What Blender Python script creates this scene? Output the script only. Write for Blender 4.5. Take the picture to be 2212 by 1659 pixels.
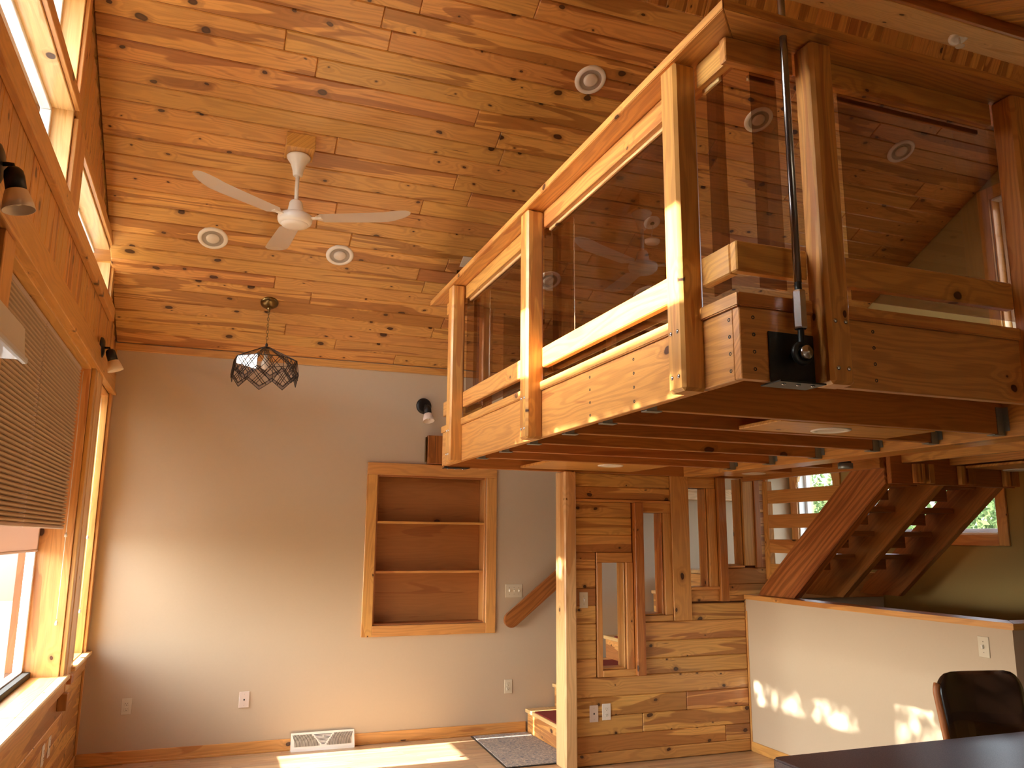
import bpy, bmesh, math, random
from mathutils import Matrix, Vector
random.seed(7)
SC = bpy.context.scene
COL = SC.collection
for o in list(bpy.data.objects):
    bpy.data.objects.remove(o)

# ---------------------------------------------------------------- camera
YAW, PIT, ROL, FPX = .355405545, .188040223, .00782210214, 1751.95
EYE = 1.68
def _cam():
    cy, sy, cp, sp = math.cos(YAW), math.sin(YAW), math.cos(PIT), math.sin(PIT)
    f = Vector((sy*cp, cy*cp, sp)); r = Vector((cy, -sy, 0)); u = r.cross(f)
    c, s = math.cos(ROL), math.sin(ROL)
    r2 = c*r + s*u; u2 = -s*r + c*u
    cam = bpy.data.cameras.new('camera'); co = bpy.data.objects.new('camera', cam)
    COL.objects.link(co)
    m = Matrix((r2, u2, -f)).transposed().to_4x4(); m.translation = Vector((0, 0, EYE))
    co.matrix_world = m
    cam.sensor_fit = 'HORIZONTAL'; cam.sensor_width = 36.0
    cam.lens = FPX/2212*36.0
    cam.clip_start = .02; cam.clip_end = 500
    SC.camera = co
_cam()

# ---------------------------------------------------------------- world, sun, exposure
W = bpy.data.worlds.new('world'); SC.world = W; W.use_nodes = True
wn = W.node_tree.nodes; wn.clear()
sky = wn.new('ShaderNodeTexSky'); sky.sky_type = 'NISHITA'; sky.sun_disc = False
sky.sun_elevation = math.radians(31); sky.sun_rotation = math.radians(-90)
sky.air_density = 1.2; sky.dust_density = 2.5; sky.ozone_density = 1.0
bg = wn.new('ShaderNodeBackground'); bg.inputs['Strength'].default_value = 1.5
wo = wn.new('ShaderNodeOutputWorld')
hz = wn.new('ShaderNodeHueSaturation'); hz.inputs['Saturation'].default_value = .42      # thin high haze
W.node_tree.links.new(sky.outputs[0], hz.inputs['Color']); W.node_tree.links.new(hz.outputs[0], bg.inputs[0]); W.node_tree.links.new(bg.outputs[0], wo.inputs[0])
sl = bpy.data.lights.new('sun', 'SUN'); sl.energy = 30; sl.angle = math.radians(.53); sl.color = (1, .93, .82)
so = bpy.data.objects.new('sun', sl); COL.objects.link(so)
so.location = (-12, 4, 9)
so.rotation_euler = Vector((1, 0, -.59)).to_track_quat('-Z', 'Y').to_euler()
def portal(loc, rot, sx, sy):
    l = bpy.data.lights.new('window_portal', 'AREA'); l.shape = 'RECTANGLE'; l.size = sx; l.size_y = sy
    l.cycles.is_portal = True
    o = bpy.data.objects.new('window_portal', l); COL.objects.link(o); o.location = loc; o.rotation_euler = rot
vs = SC.view_settings
vs.view_transform = 'Standard'; vs.look = 'None'; vs.gamma = 1; vs.use_curve_mapping = False
vs.exposure = .60
SC.cycles.use_denoising = True
SC.cycles.max_bounces = 9; SC.cycles.diffuse_bounces = 6; SC.cycles.glossy_bounces = 4
SC.cycles.transparent_max_bounces = 16; SC.cycles.transmission_bounces = 6
SC.cycles.sample_clamp_indirect = 8.0
SC.cycles.caustics_reflective = False; SC.cycles.caustics_refractive = False

# ---------------------------------------------------------------- room numbers (metres)
XL, XR, YB, YF = -.785, 5.80, 7.11, -.55
SL = .516; ZB = 3.215                     # back slope of the ceiling
YR, ZR = 3.86, ZB + SL*(YB-3.86)
YP = 5.915                                # face of the pine stair wall
def zc(y): return ZB + SL*(YB-y)
TH = math.atan(SL)

# ---------------------------------------------------------------- materials
def _n(t, ty, **k):
    n = t.nodes.new(ty)
    for a, b in k.items(): setattr(n, a, b)
    return n
def math_(t, op, a, b=None, c=None):
    n = _n(t, 'ShaderNodeMath', operation=op)
    for i, v in enumerate((a, b, c)):
        if v is None: continue
        if isinstance(v, (int, float)): n.inputs[i].default_value = v
        else: t.links.new(v, n.inputs[i])
    return n.outputs[0]
def ramp(t, fac, stops):
    n = _n(t, 'ShaderNodeValToRGB')
    e = n.color_ramp.elements
    while len(e) < len(stops): e.new(.5)
    for el, (p, c) in zip(e, stops):
        el.position = p; el.color = (*c, 1) if len(c) == 3 else c
    t.links.new(fac, n.inputs[0]); return n.outputs[0]
def mixc(t, fac, a, b, mode='MIX'):
    n = _n(t, 'ShaderNodeMix', data_type='RGBA', blend_type=mode)
    if isinstance(fac, (int, float)): n.inputs[0].default_value = fac
    else: t.links.new(fac, n.inputs[0])
    for i, v in ((6, a), (7, b)):
        if isinstance(v, tuple): n.inputs[i].default_value = (*v, 1)
        else: t.links.new(v, n.inputs[i])
    return n.outputs[2]
def sstep(t, v, lo, hi, a=0., b=1.):
    n = _n(t, 'ShaderNodeMapRange', interpolation_type='SMOOTHSTEP')
    n.inputs[1].default_value = lo; n.inputs[2].default_value = hi
    n.inputs[3].default_value = a; n.inputs[4].default_value = b
    t.links.new(v, n.inputs[0]); return n.outputs[0]
def vec(t, x, y, z=0.):
    n = _n(t, 'ShaderNodeCombineXYZ')
    for i, v in enumerate((x, y, z)):
        if isinstance(v, (int, float)): n.inputs[i].default_value = v
        else: t.links.new(v, n.inputs[i])
    return n.outputs[0]
def noise(t, v, scale, detail=3, rough=.5, dist=0, dim='2D'):
    n = _n(t, 'ShaderNodeTexNoise', noise_dimensions=dim)
    n.inputs['Scale'].default_value = scale; n.inputs['Detail'].default_value = detail
    n.inputs['Roughness'].default_value = rough; n.inputs['Distortion'].default_value = dist
    t.links.new(v, n.inputs['Vector']); return n.outputs[0]

def newmat(name):
    m = bpy.data.materials.new(name); m.use_nodes = True
    t = m.node_tree; b = t.nodes['Principled BSDF']
    return m, t, b

def wood(name, light, heart, knotc=(.055, .018, .006), knots=1., streak=.5, grain=1., rough=.36, ks=4.6, tone=(.82, 1.12), coat=.25, wob=7.):
    m, t, b = newmat(name)
    tc = _n(t, 'ShaderNodeTexCoord'); oi = _n(t, 'ShaderNodeObjectInfo')
    s = _n(t, 'ShaderNodeSeparateXYZ'); t.links.new(tc.outputs['Object'], s.inputs[0])
    r = oi.outputs['Random']
    r2 = math_(t, 'FRACT', math_(t, 'MULTIPLY', r, 57.31)); r3 = math_(t, 'FRACT', math_(t, 'MULTIPLY', r, 911.7))
    u = math_(t, 'ADD', s.outputs[0], math_(t, 'MULTIPLY', r, 41.3))
    v = math_(t, 'ADD', math_(t, 'ADD', s.outputs[1], s.outputs[2]), math_(t, 'MULTIPLY', r2, 17.7))
    # knots: sparse round spots, sized by their cell
    vo = _n(t, 'ShaderNodeTexVoronoi', voronoi_dimensions='2D', feature='F1')
    vo.inputs['Scale'].default_value = ks; vo.inputs['Randomness'].default_value = 1
    warp = noise(t, vec(t, u, v), 9, 2)
    uk = math_(t, 'ADD', u, math_(t, 'MULTIPLY', warp, .035)); vk = math_(t, 'ADD', math_(t, 'MULTIPLY', v, 1.25), math_(t, 'MULTIPLY', warp, .03))
    t.links.new(vec(t, math_(t, 'MULTIPLY', uk, .82), vk), vo.inputs['Vector'])
    cs = _n(t, 'ShaderNodeSeparateColor'); t.links.new(vo.outputs['Color'], cs.inputs[0])
    d = vo.outputs['Distance']
    pres = math_(t, 'GREATER_THAN', cs.outputs[0], 1-.62*knots)
    rad = math_(t, 'MULTIPLY_ADD', math_(t, 'POWER', cs.outputs[1], 2.2), .095, .026)
    q = math_(t, 'DIVIDE', d, rad)
    kn = math_(t, 'MULTIPLY', sstep(t, q, .8, 1.15, 1, 0), pres)
    halo = math_(t, 'MULTIPLY', sstep(t, q, 1.0, 2.6, 1, 0), pres)
    bulge = math_(t, 'MULTIPLY', math_(t, 'MULTIPLY', sstep(t, d, .0, .38, 1, 0), pres), 1.6)
    # growth rings
    na = noise(t, vec(t, math_(t, 'MULTIPLY', u, .9), math_(t, 'MULTIPLY', v, 7.)), 1., 2)
    g = math_(t, 'ADD', math_(t, 'MULTIPLY', v, 26.), math_(t, 'ADD', math_(t, 'MULTIPLY', na, wob), bulge))
    ring = math_(t, 'ABSOLUTE', math_(t, 'SINE', math_(t, 'MULTIPLY', g, 3.1416)))
    ring = sstep(t, ring, .55, 1.0)
    fine = noise(t, vec(t, math_(t, 'MULTIPLY', u, 4.), math_(t, 'MULTIPLY', v, 170.)), 1., 2)
    # heartwood bands
    hb = noise(t, vec(t, math_(t, 'MULTIPLY', u, .8), math_(t, 'MULTIPLY', v, 8.5)), 1., 2.5, .55, .5)
    thr = math_(t, 'MULTIPLY_ADD', r3, -.22, .50+.28*(1-streak))
    hm = sstep(t, math_(t, 'SUBTRACT', hb, thr), .0, .035)
    hm = math_(t, 'MULTIPLY', hm, .80)
    c = mixc(t, hm, light, heart)
    dk = tuple(x*.55 for x in heart)
    c = mixc(t, math_(t, 'MULTIPLY', ring, .20*grain), c, dk)
    c = mixc(t, math_(t, 'MULTIPLY', sstep(t, fine, .45, .75), .16*grain), c, dk)
    c = mixc(t, math_(t, 'MULTIPLY', halo, .45), c, tuple(x*.6 for x in heart))
    kc = mixc(t, sstep(t, q, .35, .85), tuple(x*1.5 for x in knotc), knotc)
    c = mixc(t, kn, c, kc)
    # crack-like dark streaks beside a few knots
    cr = noise(t, vec(t, math_(t, 'MULTIPLY', u, 2.6), math_(t, 'MULTIPLY', v, 48.)), 1., 3, .6)
    crm = math_(t, 'MULTIPLY', sstep(t, cr, .72, .77), math_(t, 'GREATER_THAN', r2, .55))
    c = mixc(t, math_(t, 'MULTIPLY', crm, .7*knots), c, tuple(x*2.0 for x in knotc))
    hs = _n(t, 'ShaderNodeHueSaturation')
    t.links.new(c, hs.inputs['Color'])
    t.links.new(math_(t, 'MULTIPLY_ADD', r3, tone[1]-tone[0], tone[0]), hs.inputs['Value'])
    t.links.new(math_(t, 'MULTIPLY_ADD', r2, .014, .493), hs.inputs['Hue'])
    t.links.new(hs.outputs[0], b.inputs['Base Color'])
    b.inputs['Roughness'].default_value = rough
    b.inputs['Coat Weight'].default_value = coat; b.inputs['Coat Roughness'].default_value = .22
    bp = _n(t, 'ShaderNodeBump'); bp.inputs['Strength'].default_value = .12; bp.inputs['Distance'].default_value = .002
    t.links.new(math_(t, 'ADD', fine, ring), bp.inputs['Height']); t.links.new(bp.outputs[0], b.inputs['Normal'])
    return m

def plain(name, col, rough=.5, metal=0., spec=.5, noise_amt=0., nscale=40, bump=0., coat=0., emit=None):
    m, t, b = newmat(name)
    b.inputs['Base Color'].default_value = (*col, 1)
    b.inputs['Roughness'].default_value = rough; b.inputs['Metallic'].default_value = metal
    b.inputs['Specular IOR Level'].default_value = spec
    b.inputs['Coat Weight'].default_value = coat
    if noise_amt or bump:
        tc = _n(t, 'ShaderNodeTexCoord')
        nz = noise(t, tc.outputs['Object'], nscale, 3, dim='3D')
        if noise_amt:
            c = mixc(t, nz, tuple(x*(1-noise_amt) for x in col), tuple(min(1, x*(1+noise_amt)) for x in col))
            t.links.new(c, b.inputs['Base Color'])
        if bump:
            bp = _n(t, 'ShaderNodeBump'); bp.inputs['Strength'].default_value = bump; bp.inputs['Distance'].default_value = .003
            t.links.new(nz, bp.inputs['Height']); t.links.new(bp.outputs[0], b.inputs['Normal'])
    return m

def glass(name, tint, refl=1.0, ior=1.45):
    m = bpy.data.materials.new(name); m.use_nodes = True; t = m.node_tree; t.nodes.clear()
    o = _n(t, 'ShaderNodeOutputMaterial'); tr = _n(t, 'ShaderNodeBsdfTransparent'); gl = _n(t, 'ShaderNodeBsdfGlossy')
    tr.inputs[0].default_value = (*tint, 1); gl.inputs['Roughness'].default_value = .01
    fr = _n(t, 'ShaderNodeFresnel'); fr.inputs[0].default_value = ior
    mx = _n(t, 'ShaderNodeMixShader')
    ge = _n(t, 'ShaderNodeNewGeometry')
    t.links.new(math_(t, 'MULTIPLY', math_(t, 'MULTIPLY', fr.outputs[0], refl), math_(t, 'SUBTRACT', 1.0, ge.outputs['Backfacing'])), mx.inputs[0])
    t.links.new(tr.outputs[0], mx.inputs[1]); t.links.new(gl.outputs[0], mx.inputs[2]); t.links.new(mx.outputs[0], o.inputs[0])
    return m

PINE = (.70, .365, .105); HEART = (.35, .135, .034)
M = {}
M['ceil'] = wood('knotty_pine_ceiling', PINE, HEART, knots=1., streak=.36, tone=(.88, 1.10))
M['wall'] = wood('knotty_pine_wall', (.78, .43, .13), (.38, .145, .04), knots=1., streak=.62, ks=5.2)
M['trim'] = wood('pine_trim', (.70, .36, .105), (.50, .20, .05), knots=.38, streak=.10, tone=(.9, 1.06))
M['pale'] = wood('pale_pine_trim', (.78, .52, .24), (.62, .34, .12), knots=.4, streak=.12, tone=(.95, 1.05))
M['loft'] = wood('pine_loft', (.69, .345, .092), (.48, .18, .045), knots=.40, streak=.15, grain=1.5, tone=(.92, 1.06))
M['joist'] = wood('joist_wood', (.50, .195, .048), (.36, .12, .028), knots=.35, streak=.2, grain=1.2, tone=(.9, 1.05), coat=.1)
M['fir'] = wood('fir_stringer', (.50, .185, .05), (.34, .105, .026), knots=.12, streak=.3, grain=3.2, wob=2.2, tone=(.95, 1.05))
M['ply'] = wood('birch_ply', (.40, .155, .045), (.30, .10, .026), knots=.05, streak=.45, grain=.6, rough=.5, tone=(.95, 1.05), coat=.05)
M['rail'] = wood('oiled_rail', (.42, .14, .035), (.27, .08, .02), wob=4., knots=.5, streak=.3, grain=2.4, tone=(1, 1), coat=.5)
M['oak'] = wood('floor_strip', (.56, .37, .22), (.42, .25, .13), knots=.08, streak=.35, grain=1.1, rough=.3, tone=(.72, 1.15), coat=.4)
M['gap'] = plain('dark_backing', (.12, .045, .014), .8)
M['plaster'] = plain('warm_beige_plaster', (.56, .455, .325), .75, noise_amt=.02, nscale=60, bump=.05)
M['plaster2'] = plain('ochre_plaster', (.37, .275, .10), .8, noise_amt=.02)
M['white'] = plain('white_enamel', (.87, .85, .79), .32, coat=.3)
M['ivory'] = plain('ivory_plastic', (.66, .60, .46), .42)
M['pinkish'] = plain('pale_pink_plastic', (.72, .60, .52), .45)
M['vinyl'] = plain('white_vinyl', (.78, .80, .82), .35)
M['shadow'] = plain('dark_slot', (.02, .015, .012), .7)
M['black'] = plain('black_metal', (.012, .011, .011), .42, metal=.2)
M['blackfoam'] = plain('black_foam', (.015, .013, .012), .8)
M['iron'] = plain('blackened_steel', (.045, .05, .05), .42, metal=.8, noise_amt=.2)
M['steel'] = plain('brushed_steel', (.55, .55, .56), .26, metal=1.)
M['rod'] = plain('polished_dark_steel', (.30, .29, .29), .22, metal=1.)
M['galv'] = plain('galvanised_steel', (.30, .33, .31), .45, metal=.7, noise_amt=.15, nscale=90)
M['brass'] = plain('antique_brass', (.20, .13, .05), .28, metal=1.)
M['came'] = plain('lead_came', (.035, .03, .03), .4, metal=.6)
M['frost'] = plain('frosted_glass', (.82, .72, .62), .3, spec=.6)
M['bulb'] = plain('bulb_glass', (.78, .72, .62), .15, coat=.5)
M['baffle'] = plain('lamp_baffle', (.38, .34, .29), .45)
M['carpet'] = plain('red_carpet', (.22, .018, .012), .95, noise_amt=.35, nscale=160, bump=.6)
M['leather'] = plain('brown_leather', (.020, .008, .004), .26, coat=.5, noise_amt=.35, nscale=14, bump=.08)
M['leather_lit_edge'] = plain('sunlit_leather_edge', (.34, .12, .035), .42)  # window-side edge of the stool back, lit tone put into the colour
M['cord'] = plain('white_cord', (.75, .68, .55), .6)
M['soil'] = plain('dry_ground', (.20, .17, .115), .9, noise_amt=.3, nscale=3)
M['deckboard'] = plain('grey_deck', (.42, .40, .40), .8, noise_amt=.12)
M['bark'] = plain('bark', (.10, .07, .045), .9)
M['glass'] = glass('window_glass', (.95, .97, .97))
M['bronze'] = glass('bronze_tinted_glass', (.68, .57, .51), 1.6)
M['clear'] = glass('bevelled_glass', (.96, .94, .93), 1.5)
M['blueglass'] = glass('blue_grey_glass', (.62, .66, .80), 1.8)
def _counter():
    m, t, b = newmat('speckled_dark_laminate'); tc = _n(t, 'ShaderNodeTexCoord')
    n1 = noise(t, tc.outputs['Object'], 260, 2, .7, dim='3D'); n2 = noise(t, tc.outputs['Object'], 9, 3, dim='3D')
    c = ramp(t, n1, [(.30, (.035, .024, .026)), (.5, (.10, .070, .076)), (.72, (.24, .17, .17))])
    c = mixc(t, math_(t, 'MULTIPLY', n2, .4), c, (.10, .07, .09))
    t.links.new(c, b.inputs['Base Color']); b.inputs['Roughness'].default_value = .33
    return m
M['counter'] = _counter()
def _mat():
    m, t, b = newmat('patterned_mat'); tc = _n(t, 'ShaderNodeTexCoord')
    v = _n(t, 'ShaderNodeTexVoronoi', feature='SMOOTH_F1'); v.inputs['Scale'].default_value = 34
    t.links.new(tc.outputs['Object'], v.inputs['Vector'])
    n2 = noise(t, tc.outputs['Object'], 55, 3, .6, .8, dim='3D')
    c = ramp(t, n2, [(.36, (.55, .47, .40)), (.47, (.42, .33, .27)), (.52, (.16, .17, .19)), (.60, (.52, .46, .40)), (.7, (.17, .10, .08))])
    c = mixc(t, sstep(t, v.outputs['Distance'], .10, .40), (.16, .17, .2), c)
    t.links.new(c, b.inputs['Base Color']); b.inputs['Roughness'].default_value = .95
    return m
M['mat'] = _mat()
def _shade(name, col, tcol, mix):
    m = bpy.data.materials.new(name); m.use_nodes = True; t = m.node_tree; t.nodes.clear()
    o = _n(t, 'ShaderNodeOutputMaterial'); d = _n(t, 'ShaderNodeBsdfDiffuse'); tr = _n(t, 'ShaderNodeBsdfTranslucent')
    d.inputs[0].default_value = (*col, 1); tr.inputs[0].default_value = (*tcol, 1)
    mx = _n(t, 'ShaderNodeMixShader'); mx.inputs[0].default_value = mix
    t.links.new(d.outputs[0], mx.inputs[1]); t.links.new(tr.outputs[0], mx.inputs[2]); t.links.new(mx.outputs[0], o.inputs[0])
    return m
M['blind'] = _shade('cellular_shade_cloth', (.52, .40, .28), (.5, .33, .2), .10)
M['roller'] = _shade('roller_cloth', (.62, .50, .42), (.6, .45, .38), .22)
def _leaf(name, a, bcol):
    m = bpy.data.materials.new(name); m.use_nodes = True; t = m.node_tree; t.nodes.clear()
    o = _n(t, 'ShaderNodeOutputMaterial'); d = _n(t, 'ShaderNodeBsdfDiffuse'); tr = _n(t, 'ShaderNodeBsdfTranslucent')
    tc = _n(t, 'ShaderNodeTexCoord'); nz = noise(t, tc.outputs['Object'], 2.2, 4, dim='3D')
    c = ramp(t, nz, [(.35, a), (.65, bcol)])
    t.links.new(c, d.inputs[0]); t.links.new(c, tr.inputs[0])
    mx = _n(t, 'ShaderNodeMixShader'); mx.inputs[0].default_value = .35
    t.links.new(d.outputs[0], mx.inputs[1]); t.links.new(tr.outputs[0], mx.inputs[2]); t.links.new(mx.outputs[0], o.inputs[0])
    return m
M['leaf'] = _leaf('leaves', (.035, .070, .028), (.115, .150, .060))

# ---------------------------------------------------------------- builders
WM = {}                                   # world matrix of everything placed
def put(name, me, mat, parent=None, mtx=None):
    o = bpy.data.objects.new(name, me); COL.objects.link(o)
    if mat is not None and not me.materials: me.materials.append(mat)
    mtx = mtx or Matrix.Identity(4)
    if parent is not None:
        o.parent = parent
        o.matrix_parent_inverse = WM[parent.name].inverted()
    o.matrix_basis = mtx
    WM[o.name] = mtx
    return o
def tag(o, label=None, cat=None, group=None, kind=None):
    if label: o['label'] = label
    if cat: o['category'] = cat
    if group: o['group'] = group
    if kind: o['kind'] = kind
    return o
def thing(name, label, cat, loc=(0, 0, 0), group=None):
    o = bpy.data.objects.new(name, None); COL.objects.link(o); o.location = loc
    o.empty_display_size = .1
    WM[o.name] = Matrix.Translation(loc)
    return tag(o, label, cat, group)
def bm_mesh(name, bm, smooth=False):
    me = bpy.data.meshes.new(name); bm.normal_update(); bm.to_mesh(me); bm.free()
    if smooth:
        for p in me.polygons: p.use_smooth = True
    return me
_bc = {}
def boxmesh(l, w, h, bev=.0):
    k = (round(l, 4), round(w, 4), round(h, 4), bev)
    if k in _bc: return _bc[k].copy()
    bm = bmesh.new(); bmesh.ops.create_cube(bm, size=1)
    for v in bm.verts: v.co = Vector((v.co.x*l, v.co.y*w, v.co.z*h))
    if bev: bmesh.ops.bevel(bm, geom=bm.edges[:], offset=min(bev, .45*min(l, w, h)), segments=1, affect='EDGES')
    me = bm_mesh('box', bm); _bc[k] = me
    return me.copy()
def frame(xa, ya, za, c):
    m = Matrix((xa, ya, za)).transposed().to_4x4(); m.translation = Vector(c); return m
def beam(name, a, b, w, h, mat, parent=None, up=(0, 0, 1), bev=.003, kind=None, label=None):
    """bar from a to b; h is the size along 'up', w across"""
    a = Vector(a); b = Vector(b); x = (b-a); L = x.length; x.normalize()
    u = Vector(up); z = (u - x*u.dot(x)).normalized(); y = z.cross(x)
    o = put(name, boxmesh(L, w, h, bev), M[mat], parent, frame(x, y, z, (a+b)/2))
    if kind: o['kind'] = kind
    if label: o['label'] = label
    return o
def bx(name, x0, x1, y0, y1, z0, z1, mat, parent=None, along=None, bev=.003, **k):
    """axis-aligned board; grain runs along its longest side unless told otherwise"""
    d = (x1-x0, y1-y0, z1-z0); c = ((x0+x1)/2, (y0+y1)/2, (z0+z1)/2)
    if along is None: along = max(range(3), key=lambda i: d[i])
    if along == 0: a, b, w, h, up = (x0, c[1], c[2]), (x1, c[1], c[2]), d[1], d[2], (0, 0, 1)
    elif along == 1: a, b, w, h, up = (c[0], y0, c[2]), (c[0], y1, c[2]), d[0], d[2], (0, 0, 1)
    else: a, b, w, h, up = (c[0], c[1], z0), (c[0], c[1], z1), d[0], d[1], (0, 1, 0)
    return beam(name, a, b, w, h, mat, parent, up, bev, **k)
def prism(name, pts, z0, z1, mat, parent=None, mtx=None, bev=0):
    """vertical prism over a 2-D outline, in the frame mtx"""
    bm = bmesh.new()
    vs_ = [bm.verts.new((p[0], p[1], z0)) for p in pts]; f = bm.faces.new(vs_)
    r = bmesh.ops.extrude_face_region(bm, geom=[f])
    for v in r['geom']:
        if isinstance(v, bmesh.types.BMVert): v.co.z = z1
    bmesh.ops.recalc_face_normals(bm, faces=bm.faces[:])
    if bev: bmesh.ops.bevel(bm, geom=bm.edges[:], offset=bev, segments=2, affect='EDGES')
    return put(name, bm_mesh(name, bm), M[mat], parent, mtx)
def prism_y(name, pts, z0, z1, mat, parent=None, bev=0):
    """same outline, grain running along world y"""
    return prism(name, [(p[1], -p[0]) for p in pts], z0, z1, mat, parent, frame(Vector((0, 1, 0)), Vector((-1, 0, 0)), Vector((0, 0, 1)), (0, 0, 0)), bev)
def lathe(name, prof, mat, parent=None, mtx=None, segs=32, smooth=True):
    bm = bmesh.new(); rings = []
    for r, z in prof:
        if r < 1e-5: rings.append([bm.verts.new((0, 0, z))])
        else: rings.append([bm.verts.new((r*math.cos(2*math.pi*i/segs), r*math.sin(2*math.pi*i/segs), z)) for i in range(segs)])
    for A, B in zip(rings, rings[1:]):
        for i in range(segs):
            j = (i+1) % segs
            if len(A) == 1 and len(B) == 1: continue
            if len(A) == 1: bm.faces.new((A[0], B[i], B[j]))
            elif len(B) == 1: bm.faces.new((A[i], A[j], B[0]))
            else: bm.faces.new((A[i], A[j], B[j], B[i]))
    bmesh.ops.recalc_face_normals(bm, faces=bm.faces[:])
    me = bm_mesh(name, bm, smooth)
    return put(name, me, M[mat], parent, mtx)
def T(x, y, z): return Matrix.Translation((x, y, z))
def aim(loc, d, up=(0, 0, 1)):
    """frame whose local +Z points along d"""
    d = Vector(d).normalized(); u = Vector(up)
    if abs(u.dot(d)) > .99: u = Vector((0, 1, 0))
    x = u.cross(d).normalized(); y = d.cross(x)
    return frame(x, y, d, loc)
def tube(name, pts, r, mat, parent=None, segs=10):
    bm = bmesh.new(); rings = []
    P = [Vector(p) for p in pts]
    for i, p in enumerate(P):
        d = (P[min(i+1, len(P)-1)]-P[max(i-1, 0)]).normalized()
        u = Vector((0, 0, 1)) if abs(d.z) < .9 else Vector((1, 0, 0))
        x = u.cross(d).normalized(); y = d.cross(x)
        rings.append([bm.verts.new(p + x*r*math.cos(2*math.pi*k/segs) + y*r*math.sin(2*math.pi*k/segs)) for k in range(segs)])
    for A, B in zip(rings, rings[1:]):
        for k in range(segs): bm.faces.new((A[k], A[(k+1) % segs], B[(k+1) % segs], B[k]))
    bm.faces.new(rings[0][::-1]); bm.faces.new(rings[-1])
    return put(name, bm_mesh(name, bm, True), M[mat], parent)
def cells(u0, u1, v0, v1, holes):
    us = sorted({u0, u1, *[h[0] for h in holes], *[h[1] for h in holes]}); us = [u for u in us if u0 <= u <= u1]
    vs2 = sorted({v0, v1, *[h[2] for h in holes], *[h[3] for h in holes]}); vs2 = [v for v in vs2 if v0 <= v <= v1]
    out = []
    for a, b in zip(us, us[1:]):
        for c, d in zip(vs2, vs2[1:]):
            m = ((a+b)/2, (c+d)/2)
            if not any(h[0] < m[0] < h[1] and h[2] < m[1] < h[3] for h in holes): out.append((a, b, c, d))
    return out
def holed(name, axis, p0, p1, u0, u1, v0, v1, holes, mat):
    """slab across axis (0: x, 1: y) from p0 to p1 with rectangular holes in (other, z)"""
    bm = bmesh.new()
    for a, b, c, d in cells(u0, u1, v0, v1, holes):
        r = bmesh.ops.create_cube(bm, size=1)
        for v in r['verts']:
            p = (p0+p1)/2 + v.co.x*(p1-p0); q = (a+b)/2 + v.co.y*(b-a); z = (c+d)/2 + v.co.z*(d-c)
            v.co = Vector((p, q, z)) if axis == 0 else Vector((q, p, z))
    o = put(name, bm_mesh(name, bm), M[mat]); o['kind'] = 'structure'
    return o
def split(lo, hi, avg, rnd=.3):
    out = [lo]; x = lo + avg*random.uniform(.3, 1.)
    while x < hi - .3: out.append(x); x += avg*random.uniform(1-rnd, 1+rnd)
    out.append(hi); return list(zip(out, out[1:]))

# ================================================================ FLOOR
fl = put('floor', boxmesh(XR-XL+.6, YB-YF+.4, .1), M['oak'], None, T((XL+XR)/2, (YB+YF)/2, -.052)); fl['kind'] = 'structure'
y = YB-.005; k = 0
while y > 5.75:
    x1 = 4.30 if y < YP else 2.80
    for a, b in split(XL+.01, x1, .62, .4):
        bx('floor_strip', a, b-.0012, y-.0645, y, -.012, .0, 'oak', fl, 0, .0008)
    y -= .066
# right-hand strip before the pine wall, as far as it can be told apart
while y > 5.2:
    for a, b in split(3.3, 4.30, .6, .4):
        bx('floor_strip', a, b-.0012, y-.0645, y, -.012, .0, 'oak', fl, 0, .0008)
    y -= .066

# ================================================================ WALLS
HC = [(2.40, 4.40, 3.385, 3.835), (4.67, 6.35, 3.37, 3.71), (2.40, 4.36, 3.885, 4.46),
      (3.44, 5.95, .80, 2.78), (6.33, 7.0, .81, 2.77)]
wl = holed('wall_left', 0, XL-.30, XL-.014, YF-.3, YB+.1, -.1, 5.3, [(a, b, c, d) for a, b, c, d in HC], 'gap')
def ceil_at(y): return zc(y) if y > YR else (5.1 if y > 3.43 else 5.1-SL*(3.43-y))
# vertical boards of the upper left wall
y = 1.5; W1 = .1355
while y < YB-.02:
    y2 = min(y+W1, YB-.005)
    z0, z1 = 2.93, ceil_at(y2 if y > YR else y)-.004
    segs = [(z0, z1)]
    for a, b, c, d in HC[:3]:
        if y2 > a+.01 and y < b-.01:
            ns = []
            for s0, s1 in segs:
                if c >= s1 or d <= s0: ns.append((s0, s1)); continue
                if c-s0 > .03: ns.append((s0, c))
                if s1-d > .03: ns.append((d, s1))
            segs = ns
    for s0, s1 in segs:
        if s1-s0 > .02: bx('board', XL-.014, XL, y+.0008, y2-.0008, s0, s1, 'ceil', wl, 2, .004)
    y = y2
# horizontal boards below the sills
z = .0
while z < .72:
    for a, b in split(2.2, YB-.02, 2.3, .2):
        bx('board', XL-.014, XL, a, b-.001, z+.0008, min(z+W1, .745)-.0008, 'wall', wl, 1, .004)
    z += W1
wb = holed('wall_back', 1, YB, YB+.25, XL-.3, XR+.3, -.1, 3.6, [(1.385, 2.395, .94, 2.225)], 'plaster')
put('shelf_recess_back', boxmesh(1.1, .02, 1.4), M['ply'], wb, T(1.89, YB+.17, 1.58))
RA = (6.45, 6.99, 1.42, 2.50); RB = (4.69, 6.08, 1.74, 2.36); RL = (3.5, 4.47, 2.9, 4.42)
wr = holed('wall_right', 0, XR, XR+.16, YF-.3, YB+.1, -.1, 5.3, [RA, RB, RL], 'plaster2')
wf = holed('wall_front', 1, YF-.2, YF, XL-.3, XR+.3, -.1, 3.6, [(1.2, 2.4, 1.15, 1.85)], 'plaster')  # hole is for the added fill window

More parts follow.
